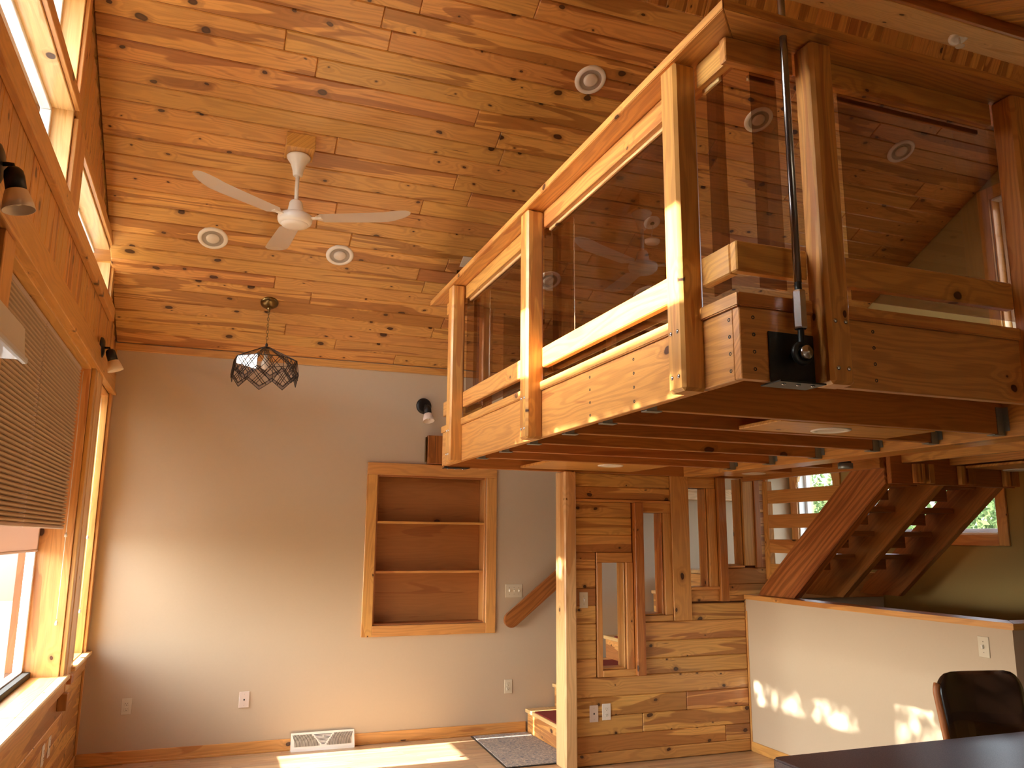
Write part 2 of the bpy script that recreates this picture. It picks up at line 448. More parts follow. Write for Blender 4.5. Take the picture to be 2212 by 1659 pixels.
# ================================================================ CEILING
ce = bpy.data.meshes.new('ceiling'); bm = bmesh.new()
def slab(p):                                # p: four points, thickened upward
    vv = [bm.verts.new(q) for q in p] + [bm.verts.new(Vector(q)+Vector((0, 0, .16))) for q in p]
    for f in ((0, 1, 2, 3), (7, 6, 5, 4), (0, 4, 5, 1), (1, 5, 6, 2), (2, 6, 7, 3), (3, 7, 4, 0)): bm.faces.new([vv[i] for i in f])
g = .018
slab([(XL-.3, YB+.3, zc(YB+.3)+g), (XR+.3, YB+.3, zc(YB+.3)+g), (XR+.3, YR, ZR+g), (XL-.3, YR, ZR+g)])
slab([(XL-.3, YR, ZR+g), (XR+.3, YR, ZR+g), (XR+.3, 3.745+.0, 5.118), (XL-.3, 3.745, 5.118)])
slab([(XL-.3, 3.80, 5.12), (XR+.3, 3.80, 5.12), (XR+.3, 3.40, 5.12), (XL-.3, 3.40, 5.12)])
slab([(XL-.3, 3.43, 5.12), (XR+.3, 3.43, 5.12), (XR+.3, YF-.3, 5.12-SL*(3.43-YF+.3)), (XL-.3, YF-.3, 5.12-SL*(3.43-YF+.3))])
bmesh.ops.recalc_face_normals(bm, faces=bm.faces[:]); bm.to_mesh(ce); bm.free()
cl = put('ceiling', ce, M['ceil']); cl['kind'] = 'structure'
cs_, sn_ = math.cos(TH), math.sin(TH)
nrow = 27; pitch = (YB-YR)/cs_/nrow
for i in range(nrow):
    sm = (i+.5)*pitch
    yy = YB - sm*cs_; zz = ZB + sm*sn_
    for a, b in split(XL+.003, XR-.003, 2.6, .5):
        x = Vector((1, 0, 0)); yv = Vector((0, cs_, -sn_)); zv = x.cross(yv)
        put('plank', boxmesh(b-a-.002, pitch-.0016, .016, .006), M['ceil'], cl, frame(x, yv, zv, ((a+b)/2, yy, zz+.008)))
# short boards on the raised face at the ridge, plain soffit and ridge beam
x = 1.2; d = Vector((0, -.475, .88)).normalized()
while x < XR-.01:
    beam('plank', (x+.068, YR, ZR-.002), (x+.068, YR+d.y*.243, ZR-.002+d.z*.243), .1345, .016, 'ceil', cl, (0, .88, .475), .004)
    x += W1
beam('soffit_board', (XL, 3.588, 5.05), (XR, 3.588, 5.05), .335, .02, 'pale', cl, (0, -.3, 1), .003)
bx('ridge_board', XL, XR, 3.405, 3.432, 5.0, 5.10, 'joist', cl)
x = 2.6; q = Vector((0, -1, -SL)).normalized()
while x < XR-.02:
    beam('plank', (x+.068, 3.41, 5.092), Vector((x+.068, 3.41, 5.092))+q*2.2, .1345, .016, 'ceil', cl, (0, 0, 1), .004)
    x += W1

# trim along the top and the edges of the back wall, baseboards
tr = bx('trim_1', XL, XR, YB-.02, YB, ZB-.065, ZB-.005, 'trim'); tr['kind'] = 'structure'
tr = bx('trim_2', XL, XL+.018, YB-.022, YB, .08, ZB-.06, 'trim'); tr['kind'] = 'structure'
bb = bx('baseboard_back', XL, 2.79, YB-.014, YB, 0, .088, 'trim'); bb['kind'] = 'structure'
bx('shoe_moulding', XL, 2.79, YB-.026, YB-.014, 0, .016, 'trim', bb)
bb = bx('baseboard_left', XL, XL+.012, 2.0, YB-.03, 0, .088, 'trim'); bb['kind'] = 'structure'

# ================================================================ WINDOWS OF THE LEFT WALL
def casing(par, y0, y1, z0, z1, w=.085, mat='trim', t=.022, sill=False, sides=(1, 1, 1, 1)):
    if sides[0]: bx('casing_board', XL, XL+t, y0-w, y0, z0-(0 if sill else w), z1+w, mat, par, 2)
    if sides[1]: bx('casing_board', XL, XL+t, y1, y1+w, z0-(0 if sill else w), z1+w, mat, par, 2)
    if sides[2]: bx('casing_board', XL, XL+t+.002, y0, y1, z1, z1+w, mat, par, 1)
    if sides[3]: bx('casing_board', XL, XL+t+.002, y0, y1, z0-w, z0, mat, par, 1)
def reveal(par, y0, y1, z0, z1, xg, mat='pale'):
    e = .016
    bx('jamb', xg, XL, y0, y0+e, z0, z1, mat, par, 2); bx('jamb', xg, XL, y1-e, y1, z0, z1, mat, par, 2)
    bx('head_jamb', xg, XL, y0+e, y1-e, z1-e, z1, mat, par, 1); bx('sill_board', xg, XL, y0+e, y1-e, z0, z0+e, mat, par, 1)
def sash(par, xg, y0, y1, z0, z1, n=1, w=.04, mat='vinyl'):
    e = .016
    y0 += e; y1 -= e; z0 += e; z1 -= e
    bx('frame_rail', xg, xg+.05, y0, y1, z0, z0+w, mat, par, 1); bx('frame_rail', xg, xg+.05, y0, y1, z1-w, z1, mat, par, 1)
    for i in range(n+1):
        yc = y0 + (y1-y0)*i/n
        a, b = (yc, yc+w) if i == 0 else ((yc-w, yc) if i == n else (yc-w/2, yc+w/2))
        bx('frame_stile', xg+.001, xg+.052, a, b, z0+w, z1-w, mat, par, 2)
    for i in range(n):
        a = y0 + (y1-y0)*i/n + w*.9; b = y0+(y1-y0)*(i+1)/n - w*.9
        bx('pane', xg+.018, xg+.026, a, b, z0+w-.01, z1-w+.01, 'glass', par, 2, 0)
XG = XL-.25
def struct_root(name, loc):
    o = bpy.data.objects.new(name, None); COL.objects.link(o); o.location = loc; o['kind'] = 'structure'
    WM[o.name] = T(*loc); return o
win = []
for i, (a, b, c, d) in enumerate(HC):
    w_ = struct_root('window_%d' % (i+1), (XL-.1, (a+b)/2, c)); win.append(w_)
    xg = XL-.15 if i < 3 else XG
    reveal(w_, a, b, c, d, xg, 'pale' if i < 3 else 'trim')
    sash(w_, xg, a, b, c, d, {0: 1, 1: 1, 2: 1, 3: 2, 4: 1}[i], .02 if i < 3 else .04)
casing(win[0], 2.40, 4.40, 3.385, 3.83, .07, sides=(1, 0, 1, 1))
bx('casing_board', XL, XL+.024, 4.40, 4.67, 3.29, 3.79, 'trim', win[0], 2)
casing(win[1], 4.67, 6.35, 3.37, 3.71, .07, sides=(0, 1, 1, 1))
casing(win[2], 2.40, 4.36, 3.90, 4.46, .06, sides=(1, 1, 1, 0))
beam('ledger_board', (XL+.018, 2.0, 3.30), (XL+.018, 6.55, 3.30), .036, .10, 'trim', win[1], bev=.004)
# header over the big windows with its lower lip
bx('header_board', XL, XL+.03, 1.6, 7.08, 2.80, 2.945, 'trim', win[3], 1)
bx('header_lip', XL-.004, XL+.045, 1.6, 7.08, 2.775, 2.80, 'trim', win[3], 1)
bx('casing_board', XL, XL+.028, 3.27, 3.44, .80, 2.775, 'trim', win[3], 2)
bx('casing_board', XL, XL+.026, 5.95, 6.05, .80, 2.775, 'trim', win[3], 2)
bx('casing_board', XL, XL+.026, 6.23, 6.33, .80, 2.775, 'trim', win[4], 2)
bx('casing_board', XL, XL+.022, 7.0, YB-.023, .82, 2.775, 'trim', win[4], 2)
bx('post_cover', XL, XL+.030, 6.055, 6.225, .70, 2.775, 'pale', win[3], 2)
bx('sill_shelf', XG+.05, XL+.055, 3.3, 6.02, .785, .815, 'pale', win[3], 1, .006)
bx('sill_shelf', XG+.05, XL+.055, 6.26, YB-.005, .795, .822, 'pale', win[4], 1, .006)
bx('apron_board', XL, XL+.024, 2.2, 6.05, .70, .785, 'trim', win[3], 1)
bx('apron_board', XL, XL+.024, 6.23, YB-.02, .70, .795, 'trim', win[4], 1)
bx('spacer_block', XL+.0, XL+.058, 6.06, 6.16, .745, .80, 'joist', win[3], 1)
bx('spacer_block', XL+.0, XL+.055, 5.98, 6.05, .60, .70, 'joist', win[3], 2)
bx('foam_strip', XG+.055, XG+.095, 3.5, 5.93, .815, .85, 'blackfoam', win[3], 1)
portal((XG-.05, 4.7, 1.3), (0, math.radians(-90), 0), 1.0, 2.5)

# ================================================================ WINDOWS OF THE RIGHT WALL
wk = struct_root('window_6', (1.8, YF, 1.15))  # unseen window added in the front wall to brighten faces turned to the camera
for a, b in ((1.12, 1.2), (2.4, 2.48)): bx('casing_board', a, b, YF, YF+.02, 1.07, 1.93, 'trim', wk, 2)
for c, d in ((1.07, 1.15), (1.85, 1.93)): bx('casing_board', 1.2, 2.4, YF, YF+.02, c, d, 'trim', wk, 0)
for a, b in ((1.2, 1.25), (1.775, 1.825), (2.35, 2.4)): bx('frame_stile', a, b, YF-.16, YF-.11, 1.15, 1.85, 'vinyl', wk, 2)
for c, d in ((1.15, 1.2), (1.8, 1.85)): bx('frame_rail', 1.2, 2.4, YF-.158, YF-.112, c, d, 'vinyl', wk, 0)
bx('pane', 1.24, 2.36, YF-.138, YF-.132, 1.19, 1.81, 'glass', wk, 0, 0)
portal((1.8, YF-.22, 1.5), (math.radians(-90), 0, 0), 1.2, .7)
def rwindow(name, h, ncol, bars=(), case=.09, mat='trim', grid=None):
    y0, y1, z0, z1 = h; w_ = struct_root(name, (XR, (y0+y1)/2, z0)); X0, X1 = XR, XR+.14; e = .015
    for a, b, c, d in ((y0-case, y0, z0-case, z1+case), (y1, y1+case, z0-case, z1+case)):
        bx('casing_board', XR-.02, XR, a, min(b, YB-.004), c, d, mat, w_, 2)
    bx('casing_board', XR-.02, XR, y0, y1, z0-case, z0, mat, w_, 1); bx('casing_board', XR-.02, XR, y0, y1, z1, z1+case, mat, w_, 1)
    for a, b in ((y0, y0+e), (y1-e, y1)): bx('jamb', X0, X1, a, b, z0, z1, 'vinyl' if name != 'window_9' else 'trim', w_, 2)
    for a, b in ((z0, z0+e), (z1-e, z1)): bx('head_jamb', X0, X1, y0+e, y1-e, a, b, 'vinyl', w_, 1)
    w = .032
    for i in range(ncol+1):
        yc = y0+e + (y1-y0-2*e)*i/ncol; a, b = (yc, yc+w) if i == 0 else ((yc-w, yc) if i == ncol else (yc-w/2, yc+w/2))
        bx('frame_stile', X1-.06, X1-.01, a, b, z0+e, z1-e, 'vinyl', w_, 2)
    for a, b in ((z0+e, z0+e+w), (z1-e-w, z1-e)): bx('frame_rail', X1-.058, X1-.012, y0+e, y1-e, a, b, 'vinyl', w_, 1)
    for zb in bars: bx('glazing_bar', X1-.05, X1-.03, y0+e, y1-e, zb-.008, zb+.008, 'vinyl', w_, 1)
    bx('pane', X1-.04, X1-.034, y0+e+w*.8, y1-e-w*.8, z0+e+w*.8, z1-e-w*.8, 'glass', w_, 2, 0)
    return w_
wa = rwindow('window_7', RA, 1, case=.10)
# arched head filler of the first window
yc_, zc0, R_ = (RA[0]+RA[1])/2, RA[3]-.27, .262
pts = [(-R_-.01, .0)] + [(R_*math.cos(math.pi-math.pi*i/20), R_*math.sin(math.pi*i/20)) for i in range(21)] + [(R_+.01, 0), (R_+.01, R_+.01), (-R_-.01, R_+.01)]
prism('arch_filler', pts[::-1], -.03, .0, 'pale', wa, frame(Vector((0, 1, 0)), Vector((0, 0, 1)), Vector((1, 0, 0)), (XR+.02, yc_, zc0)))
rwindow('window_8', RB, 1, case=.09)
rwindow('window_9', RL, 2, bars=(3.0, 4.14), case=.10)
portal((XR+.25, 3.8, 3.6), (0, math.radians(90), 0), 1.5, 1.4)

# ================================================================ PINE STAIR WALL
Y0 = YP
ws = holed('wall_middle', 1, YP+.004, YP+.11, 2.70, 4.575, 0, 2.20,
           [(2.958, 3.171, .684, 1.495), (3.323, 3.525, 1.083, 1.894), (3.765, 3.957, 1.288, 2.108), (4.120, 4.309, 1.468, 2.21)], 'gap')
def hp(x0, x1, z0, z1, mat='wall'): bx('plank', x0+.0008, x1-.0008, Y0-.012, Y0+.004, z0+.0006, z1-.0006, mat, ws, 0, .006)
rows = [0, .0912, .2114, .349, .488, .634]
joints = {1: [4.055], 2: [3.30], 3: [3.70]}
for i in range(5):
    xs = [2.717] + joints.get(i, []) + [4.292]
    for a, b in zip(xs, xs[1:]): hp(a, b, rows[i], rows[i+1])
for a, b in ((.634, .755), (.755, .888), (.888, 1.035)): hp(3.335, 4.292, a, b)
hp(3.77, 4.292, 1.036, 1.168)
hp(3.77, 4.045, 1.182, 1.276)
hp(4.128, 4.54, 1.182, 1.318); hp(4.128, 4.54, 1.318, 1.450)
hp(4.292, 4.54, 1.10, 1.182)
for a, b in zip((.634, .772, .908, 1.034, 1.170, 1.303, 1.442), (.772, .908, 1.034, 1.170, 1.303, 1.442, 1.577)): hp(2.717, 2.906, a, b)
for a, b in ((1.577, 1.714), (1.714, 1.851), (1.851, 1.972)): hp(2.717, 3.232, a, b)
hp(2.717, 3.596, 1.995, 2.094); hp(2.717, 3.596, 2.094, 2.20)
def tb(x0, x1, z0, z1, d=.018, al=None, mat='trim', dd=.0): bx('trim_board', x0, x1, Y0-d, Y0+.006+dd, z0, z1, mat, ws, al, .003)
tb(2.717, 3.596, 1.973, 1.994, .020)
tb(2.911, 3.232, 1.497, 1.575, .016, 0)
tb(2.911, 2.957, .635, 1.497, .022, 2); tb(3.172, 3.234, .665, 1.497, .020, 2); tb(2.958, 3.25, .634, .684, .026, 0)
tb(3.322, 3.594, 1.895, 1.973, .016, 0); tb(3.526, 3.594, 1.083, 1.895, .020, 2); tb(3.326, 3.590, 1.038, 1.082, .028, 0)
tb(3.596, 3.764, 1.038, 2.20, .030, 2)
tb(3.766, 4.035, 2.109, 2.20, .016, 0); tb(3.958, 4.036, 1.288, 2.108, .020, 2); tb(3.768, 4.042, 1.277, 1.30, .03, 0)
tb(4.310, 4.418, 1.468, 2.20, .020, 2); tb(4.122, 4.30, 1.452, 1.470, .028, 0); tb(4.42, 4.474, 1.452, 2.20, .034, 2, 'joist')
tb(4.541, 4.577, 1.235, 2.20, .030, 2); tb(4.292, 4.312, 0, 1.10, .026, 2)
z = 1.452
while z < 2.19:
    bx('plank', 4.476, 4.54, Y0-.010, Y0+.004, z, min(z+.092, 2.2)-.001, 'wall', ws, 0, .003); z += .093
# posts that stand proud of the boards
bx('stud', 3.241, 3.319, Y0-.055, Y0+.10, .634, 1.973, 'joist', ws, 2, .004)
bx('stud', 4.042, 4.118, Y0-.050, Y0+.10, 1.182, 2.20, 'joist', ws, 2, .004)
bx('corner_post', 2.615, 2.715, Y0-.070, Y0+.11, 0, 2.205, 'pale', ws, 2, .010)
# reveals of the openings
for a, b, c, d in ((2.958, 3.171, .684, 1.495), (3.323, 3.525, 1.083, 1.894), (3.765, 3.957, 1.288, 2.108), (4.120, 4.309, 1.468, 2.20)):
    bx('reveal_board', b-.012, b, Y0+.006, Y0+.12, c, d, 'trim', ws, 2); bx('reveal_board', a, a+.012, Y0+.006, Y0+.12, c, d, 'trim', ws, 2)
    bx('reveal_board', a+.012, b-.012, Y0+.006, Y0+.12, c, c+.012, 'trim', ws, 0)

# ================================================================ PONY WALL
pw = holed('wall_half', 0, 4.30, 4.41, 3.46, YP-.0, 0, 1.195, [], 'plaster')
px2 = put('wall_half_return', boxmesh(1.39, .11, 1.195), M['plaster'], None, T(5.105, 3.515, .5975)); px2['kind'] = 'structure'
prism_y('cap_board', [(4.275, 3.43), (4.275, YP-.02), (4.435, YP-.02), (4.435, 3.59)], 1.195, 1.232, 'trim', pw, bev=.003)
prism('cap_board', [(4.276, 3.43), (4.436, 3.59), (XR, 3.59), (XR, 3.43)], 1.195, 1.232, 'trim', pw, bev=.003)
bb = bx('baseboard_middle', 4.285, 4.30, 3.46, YP-.03, 0, .075, 'trim'); bb['kind'] = 'structure'

# ================================================================ LOWER STAIRS
RZ, RX = .20, .26
st = thing('lower_staircase', 'light pine stairs with red carpet pieces climbing behind the plank wall', 'staircase', (2.8, 6.55, 0))
for i in range(1, 7):
    xn = 2.8+RX*(i-1); z = RZ*i
    bx('tread', xn-.025, xn+RX+.01, YP+.13, YB-.03, z-.032, z, 'pale', st, 1, .005)
    bx('riser', xn, xn+.02, YP+.13, YB-.03, z-RZ, z-.032, 'wall', st, 1, .001)
    bx('carpet_piece', xn-.01, xn+RX-.03, YP+.34, YB-.22, z, z+.009, 'carpet', st, 1, .003)
bx('riser', 2.8+6*RX, 2.82+6*RX, YP+.13, YB-.03, 6*RZ, 7*RZ-.03, 'wall', st, 1, .001)
bx('landing_deck', 4.36, XR-.025, YP+.115, YB-.02, 1.36, 1.40, 'pale', st, 0, .003)
bx('landing_edge', 4.58, XR-.025, YP, YP+.114, 1.36, 1.40, 'pale', st, 0, .003)
bx('landing_fascia', 4.58, XR-.025, YP-.03, YP-.002, 1.19, 1.395, 'joist', st, 0, .004)
pl = bx('wall_landing', 4.58, XR, YP, YP+.1, 0, 1.19, 'plaster'); pl['kind'] = 'structure'
tb_ = bx('trim_3', 4.0, XR-.02, YB-.03, YB, 2.075, 2.19, 'pale'); tb_['kind'] = 'structure'

# handrail on the back wall
hr = thing('handrail', 'dark oiled wooden handrail with rounded end rising behind the corner post', 'handrail', (2.6, YB-.06, .95))
an = math.radians(38.2); L = 2.1; r = .069
pts = [(r*math.cos(math.pi/2+math.pi*i/14), r*math.sin(math.pi/2+math.pi*i/14)) for i in range(15)] + [(L, -r), (L, r)]
ux = Vector((math.cos(an), 0, math.sin(an))); uy = Vector((-math.sin(an), 0, math.cos(an)))
prism('rail', pts, 0, .04, 'rail', hr, frame(ux, uy, ux.cross(uy), (2.625, YB-.045, .965)), bev=.006)
for s in (.45, 1.4):
    p = Vector((2.625, YB-.046, .965)) + ux*s
    bx('bracket', p.x-.03, p.x+.03, p.y, YB, p.z-.03, p.z+.03, 'joist', hr)

# ================================================================ UPPER STAIRS
us = thing('upper_staircase', 'open-riser upper stairs with three heavy fir stringers seen from below', 'staircase', (5.0, 5.4, 1.36))
for xs_, wd, mt in ((4.35, .075, 'fir'), (4.83, .065, 'joist'), (5.41, .06, 'joist')):
    # outline in (distance toward the viewer, height): foot cut level, head cut plumb
    ft = 5.74
    pts = [(5.36, 1.235), (5.80, 1.235), (5.74, 1.30), (4.40, 2.395), (4.345, 2.395), (4.345, 2.075)]
    ca, sa = math.cos(.675), math.sin(.675)
    prism('stringer', [(a*ca-b*sa, a*sa+b*ca) for a, b in pts], 0, wd, mt, us, frame(Vector((0, ca, -sa)), Vector((0, sa, ca)), Vector((1, 0, 0)), (xs_, 0, 0)), bev=.004)
for k in range(1, 6):
    z = 1.40+.178*k; yc = 5.50-(z-1.43)/.81
    for a, b in ((4.452, 4.83), (4.895, 5.41)):
        bx('tread', a, b, yc-.13, yc+.12, z-.04, z, 'joist', us, 0, .004)
        bx('riser_cleat', a+.06, b-.06, yc+.085, yc+.11, z-.13, z-.04, 'joist', us, 0, .003)
# slatted guard between the landing post and the stringer
sg = thing('stair_guard', 'horizontal pine slats across the arched window beside the upper stringer', 'railing', (4.46, 5.6, 1.36))
bx('guard_post', 4.426, 4.48, 5.716, 5.78, 1.36, 2.17, 'loft', sg)
for zb, ye in ((1.38, 5.45), (1.578, 5.22), (1.78, 4.98), (1.982, 4.72)):
    bx('slat', 4.426, 4.450, ye, 5.715, zb, zb+.110, 'trim', sg, 1, .004)

# ================================================================ LOFT
lf = thing('loft_balcony', 'suspended pine loft with glass-panelled railing over exposed joists', 'balcony', (3.6, 4.0, 2.2))
X1, Y1, Y2 = 1.64, 2.217, 5.925
bx('fascia_board', X1, X1+.038, Y1+.038, Y2, 2.21, 2.46, 'loft', lf, 1)
bx('fascia_board', X1, XR-.02, Y1, Y1+.038, 2.21, 2.46, 'loft', lf, 0)
bx('fascia_board', X1+.038, 4.35, Y2-.04, Y2, 2.20, 2.46, 'joist', lf, 0)
prism_y('curb_cap', [(X1-.012, Y1-.012), (X1-.012, Y2+.01), (X1+.07, Y2+.01), (X1+.07, Y1+.07)], 2.46, 2.508, 'loft', lf, bev=.004)
prism('curb_cap', [(X1-.011, Y1-.012), (X1+.071, Y1+.07), (XR-.02, Y1+.07), (XR-.02, Y1-.012)], 2.46, 2.508, 'loft', lf, bev=.004)
bx('curb_cap', X1+.07, 4.4, Y2-.07, Y2+.01, 2.46, 2.508, 'loft', lf, 0)
# deck boards over the joists
x = X1+.04
while x < XR-.05:
    x2 = min(x+.14, XR-.02)
    yf = Y2-.045 if x2 < 4.40 else 4.30
    bx('deck_board', x+.001, x2-.001, Y1+.04, yf, 2.40, 2.425, 'loft', lf, 1, .002); x = x2
jy = [2.96, 3.36, 3.78, 4.27, 4.74, 5.20]
for q in jy:
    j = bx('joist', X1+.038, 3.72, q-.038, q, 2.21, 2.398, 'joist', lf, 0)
    for s, x0 in ((1, X1+.039), (-1, 3.72)):
        # hanger: side cheeks and a stirrup below
        bm = bmesh.new()
        def add(x0_, x1_, y0_, y1_, z0_, z1_):
            r_ = bmesh.ops.create_cube(bm, size=1)
            for v in r_['verts']: v.co = Vector(((x0_+x1_)/2+v.co.x*(x1_-x0_), (y0_+y1_)/2+v.co.y*(y1_-y0_), (z0_+z1_)/2+v.co.z*(z1_-z0_)))
        a, b = (x0, x0+.05) if s > 0 else (x0-.05, x0)
        a2, b2 = (x0, x0+.075) if s > 0 else (x0-.075, x0)
        add(a, b, q-.042, q-.039, 2.206, 2.345); add(a, b, q+.001, q+.004, 2.206, 2.345); add(a2, b2, q-.042, q+.004, 2.203, 2.207)
        xa, xb = (x0, x0+.003) if s > 0 else (x0-.003, x0)
        add(xa, xb, q-.068, q-.039, 2.225, 2.345); add(xa, xb, q+.001, q+.030, 2.225, 2.345)
        put('joist_hanger', bm_mesh('hanger', bm), M['galv'], j)
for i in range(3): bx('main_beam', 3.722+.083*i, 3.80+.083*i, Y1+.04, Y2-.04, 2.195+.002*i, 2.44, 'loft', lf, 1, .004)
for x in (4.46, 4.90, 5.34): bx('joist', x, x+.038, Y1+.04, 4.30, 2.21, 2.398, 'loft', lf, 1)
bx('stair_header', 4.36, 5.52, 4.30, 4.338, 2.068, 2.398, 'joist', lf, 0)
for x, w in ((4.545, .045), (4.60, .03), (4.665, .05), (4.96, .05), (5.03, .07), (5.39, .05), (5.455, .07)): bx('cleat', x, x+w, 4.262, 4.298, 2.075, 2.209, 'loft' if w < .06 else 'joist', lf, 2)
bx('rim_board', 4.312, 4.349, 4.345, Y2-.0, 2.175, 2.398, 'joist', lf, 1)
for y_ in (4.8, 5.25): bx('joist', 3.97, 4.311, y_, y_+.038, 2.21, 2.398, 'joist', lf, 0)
bx('light_panel', 2.42, 3.35, 3.0, 3.318, 2.214, 2.232, 'loft', lf, 0)
bx('light_panel', 2.25, 3.2, 5.24, 5.86, 2.214, 2.232, 'loft', lf, 0)
bx('light_panel', 3.98, 4.31, 5.30, 5.86, 2.214, 2.232, 'loft', lf, 1)
bx('light_panel', 5.0, XR-.03, 3.75, 4.258, 2.190, 2.208, 'loft', lf, 0)
# railing: posts with bolts, sub rail, middle rail, wide top rail, glass
def post(x0, x1, y0, y1, face):
    p = bx('post', x0, x1, y0, y1, 2.20, 3.482, 'loft', lf, 2, .012)
    cx, cy = (x0+x1)/2, (y0+y1)/2
    for z in (2.255, 2.42):
        for o_ in (-.022, .022):
            if face == 'x': m_ = aim((x0-.0005, cy+o_, z), (-1, 0, 0))
            else: m_ = aim((cx+o_, y0-.0005, z), (0, -1, 0))
            lathe('bolt', [(0, .004), (.004, .004), (.0085, .001), (.0085, -.004), (0, -.004)], 'steel', p, m_, 10)
for y_ in (2.43, 3.955, 5.42): post(1.55, 1.65, y_, y_+.105, 'x')
for x_ in (1.94, 2.95, 4.15, 5.3): post(x_, x_+.10, 2.13, 2.23, 'y')
for x_ in (1.94, 3.0, 4.1): bx('post', x_, x_+.09, Y2-.02, Y2+.07, 2.20, 3.482, 'loft', lf, 2, .012)
def gaps(lo, hi, taken):
    out = []; c = lo
    for a, b in taken: out.append((c, a)); c = b
    out.append((c, hi)); return out
for a, b in gaps(Y1+.04, Y2, [(2.43, 2.535), (3.955, 4.06), (5.42, 5.525)]):
    bx('middle_rail', X1, X1+.038, a, b, 2.587, 2.697, 'loft', lf, 1, .005)
    bx('sub_rail', X1+.01, X1+.048, a, b, 3.385, 3.482, 'loft', lf, 1, .004)
for a, b in gaps(X1, XR-.02, [(1.94, 2.04), (2.95, 3.05), (4.15, 4.25), (5.3, 5.4)]):
    bx('middle_rail', a, b, Y1, Y1+.038, 2.587, 2.697, 'loft', lf, 0, .005)
    bx('sub_rail', a, b, Y1+.01, Y1+.048, 3.385, 3.482, 'loft', lf, 0, .004)
for a, b in gaps(X1+.04, 4.4, [(1.94, 2.03), (3.0, 3.09), (4.1, 4.19)]):
    bx('middle_rail', a, b, Y2-.038, Y2, 2.587, 2.697, 'loft', lf, 0, .005)
    bx('sub_rail', a, b, Y2-.048, Y2-.01, 3.385, 3.482, 'loft', lf, 0, .004)
o1, i1 = 1.545, 1.80
prism_y('top_rail', [(o1, 2.10), (o1, 6.04), (i1, 5.79), (i1, 2.355)], 3.483, 3.522, 'loft', lf, bev=.003)
prism('top_rail', [(o1+.002, 2.10), (i1+.002, 2.355), (XR-.02, 2.355), (XR-.02, 2.10)], 3.483, 3.522, 'loft', lf, bev=.003)
prism('top_rail', [(o1+.002, 6.04), (4.4, 6.04), (4.4, 5.79), (i1+.002, 5.79)], 3.483, 3.522, 'loft', lf, bev=.003)
for a, b in ((2.334, 2.436), (2.526, 4.06), (4.12, 5.535)): bx('glass_pane', 1.697, 1.703, a, b, 2.56, 3.42, 'bronze', lf, 2, .001)
for a, b in ((1.782, 1.897), (2.191, 3.048), (3.16, 4.13), (4.26, 5.28)): bx('glass_pane', a, b, 2.277, 2.283, 2.56, 3.42, 'bronze', lf, 2, .001)
for a, b in ((2.10, 3.0), (3.1, 4.1)): bx('glass_pane', a, b, 5.855, 5.861, 2.56, 3.42, 'bronze', lf, 2, .001)
# glazing beads under the sub rails
for a, b in ((2.33, 2.44), (2.53, 3.95), (4.07, 5.42)): bx('glazing_bead', 1.680, 1.695, a, b, 3.37, 3.392, 'pale', lf, 1)
for a, b in ((1.78, 1.90), (2.19, 2.94), (3.16, 4.13)): bx('glazing_bead', a, b, 2.285, 2.30, 3.37, 3.392, 'pale', lf, 0)

# suspension rods
def rodthing(x, y, zt, s, label):
    r_ = thing('tension_rod', label, 'rod', (x, y, 2.3), 'steel rods that hang the loft from the roof')
    lathe('rod', [(0, 2.55), (.0135, 2.55), (.0135, zt), (0, zt)], 'rod', r_, T(x, y, 0), 16)
    lathe('threaded_end', [(0, 2.50), (.0125, 2.50), (.0125, 2.552), (0, 2.552)], 'iron', r_, T(x, y, 0), 12)
    lathe('coupling_nut', [(0, 2.385), (.021, 2.385), (.023, 2.39), (.023, 2.515), (.021, 2.52), (0, 2.52)], 'steel', r_, T(x, y, 0), 6, False)
    p = [(0, 2.335)]
    for i in range(13): p += [(.012, 2.335+i*.004), (.0098, 2.337+i*.004)]
    lathe('threaded_stud', p+[(0, 2.388)], 'iron', r_, T(x, y, 0), 12)
    bm = bmesh.new()
    R, rr, n1, n2 = .031, .011, 28, 10
    vv = [[bm.verts.new(((R+rr*math.cos(2*math.pi*j/n2))*math.cos(2*math.pi*i/n1), rr*math.sin(2*math.pi*j/n2), (R+rr*math.cos(2*math.pi*j/n2))*math.sin(2*math.pi*i/n1))) for j in range(n2)] for i in range(n1)]
    for i in range(n1):
        for j in range(n2): bm.faces.new((vv[i][j], vv[(i+1) % n1][j], vv[(i+1) % n1][(j+1) % n2], vv[i][(j+1) % n2]))
    put('eye', bm_mesh('eye', bm, True), M['iron'], r_, T(x, y, 2.30))
    lathe('pin', [(0, .034), (.005, .034), (.006, .030), (.022, .029), (.024, .026), (.024, .014), (.012, .012), (.012, -.05), (0, -.05)], 'steel', r_, aim((x, y, 2.30), (0, -s, 0)), 24)
    yf = y+s*.05
    a, b = sorted((yf, yf+s*.006))
    pl_ = bx('bracket_plate', x-.095, x+.095, a, b, 2.205, 2.382, 'iron', r_, 0, .002)
    a, b = sorted((yf-s*.05, yf+s*.055))
    fo = bx('bracket_foot', x-.095, x+.095, a, b, 2.198, 2.204, 'iron', r_, 0, .001)
    for q in (-.06, 0, .06): lathe('screw', [(0, -.007), (.007, -.004), (.008, 0), (0, 0)], 'steel', fo, T(x+q, yf-s*.022, 2.198), 8)
def screw(p, n_):
    lathe('screw', [(0, -.001), (.003, -.001), (.0045, .0012), (.0065, .0012), (.0068, -.002)], 'iron', lf, aim(p, n_), 10)
for z in (2.245, 2.305, 2.365, 2.425):
    screw((X1-.0004, Y1+.058, z), (-1, 0, 0)); screw((X1+.055, Y1-.0004, z), (0, -1, 0))
    screw((2.215, Y1-.0004, z), (0, -1, 0)); screw((X1-.0004, 2.95, z), (-1, 0, 0)); screw((X1-.0004, 3.37, z), (-1, 0, 0))
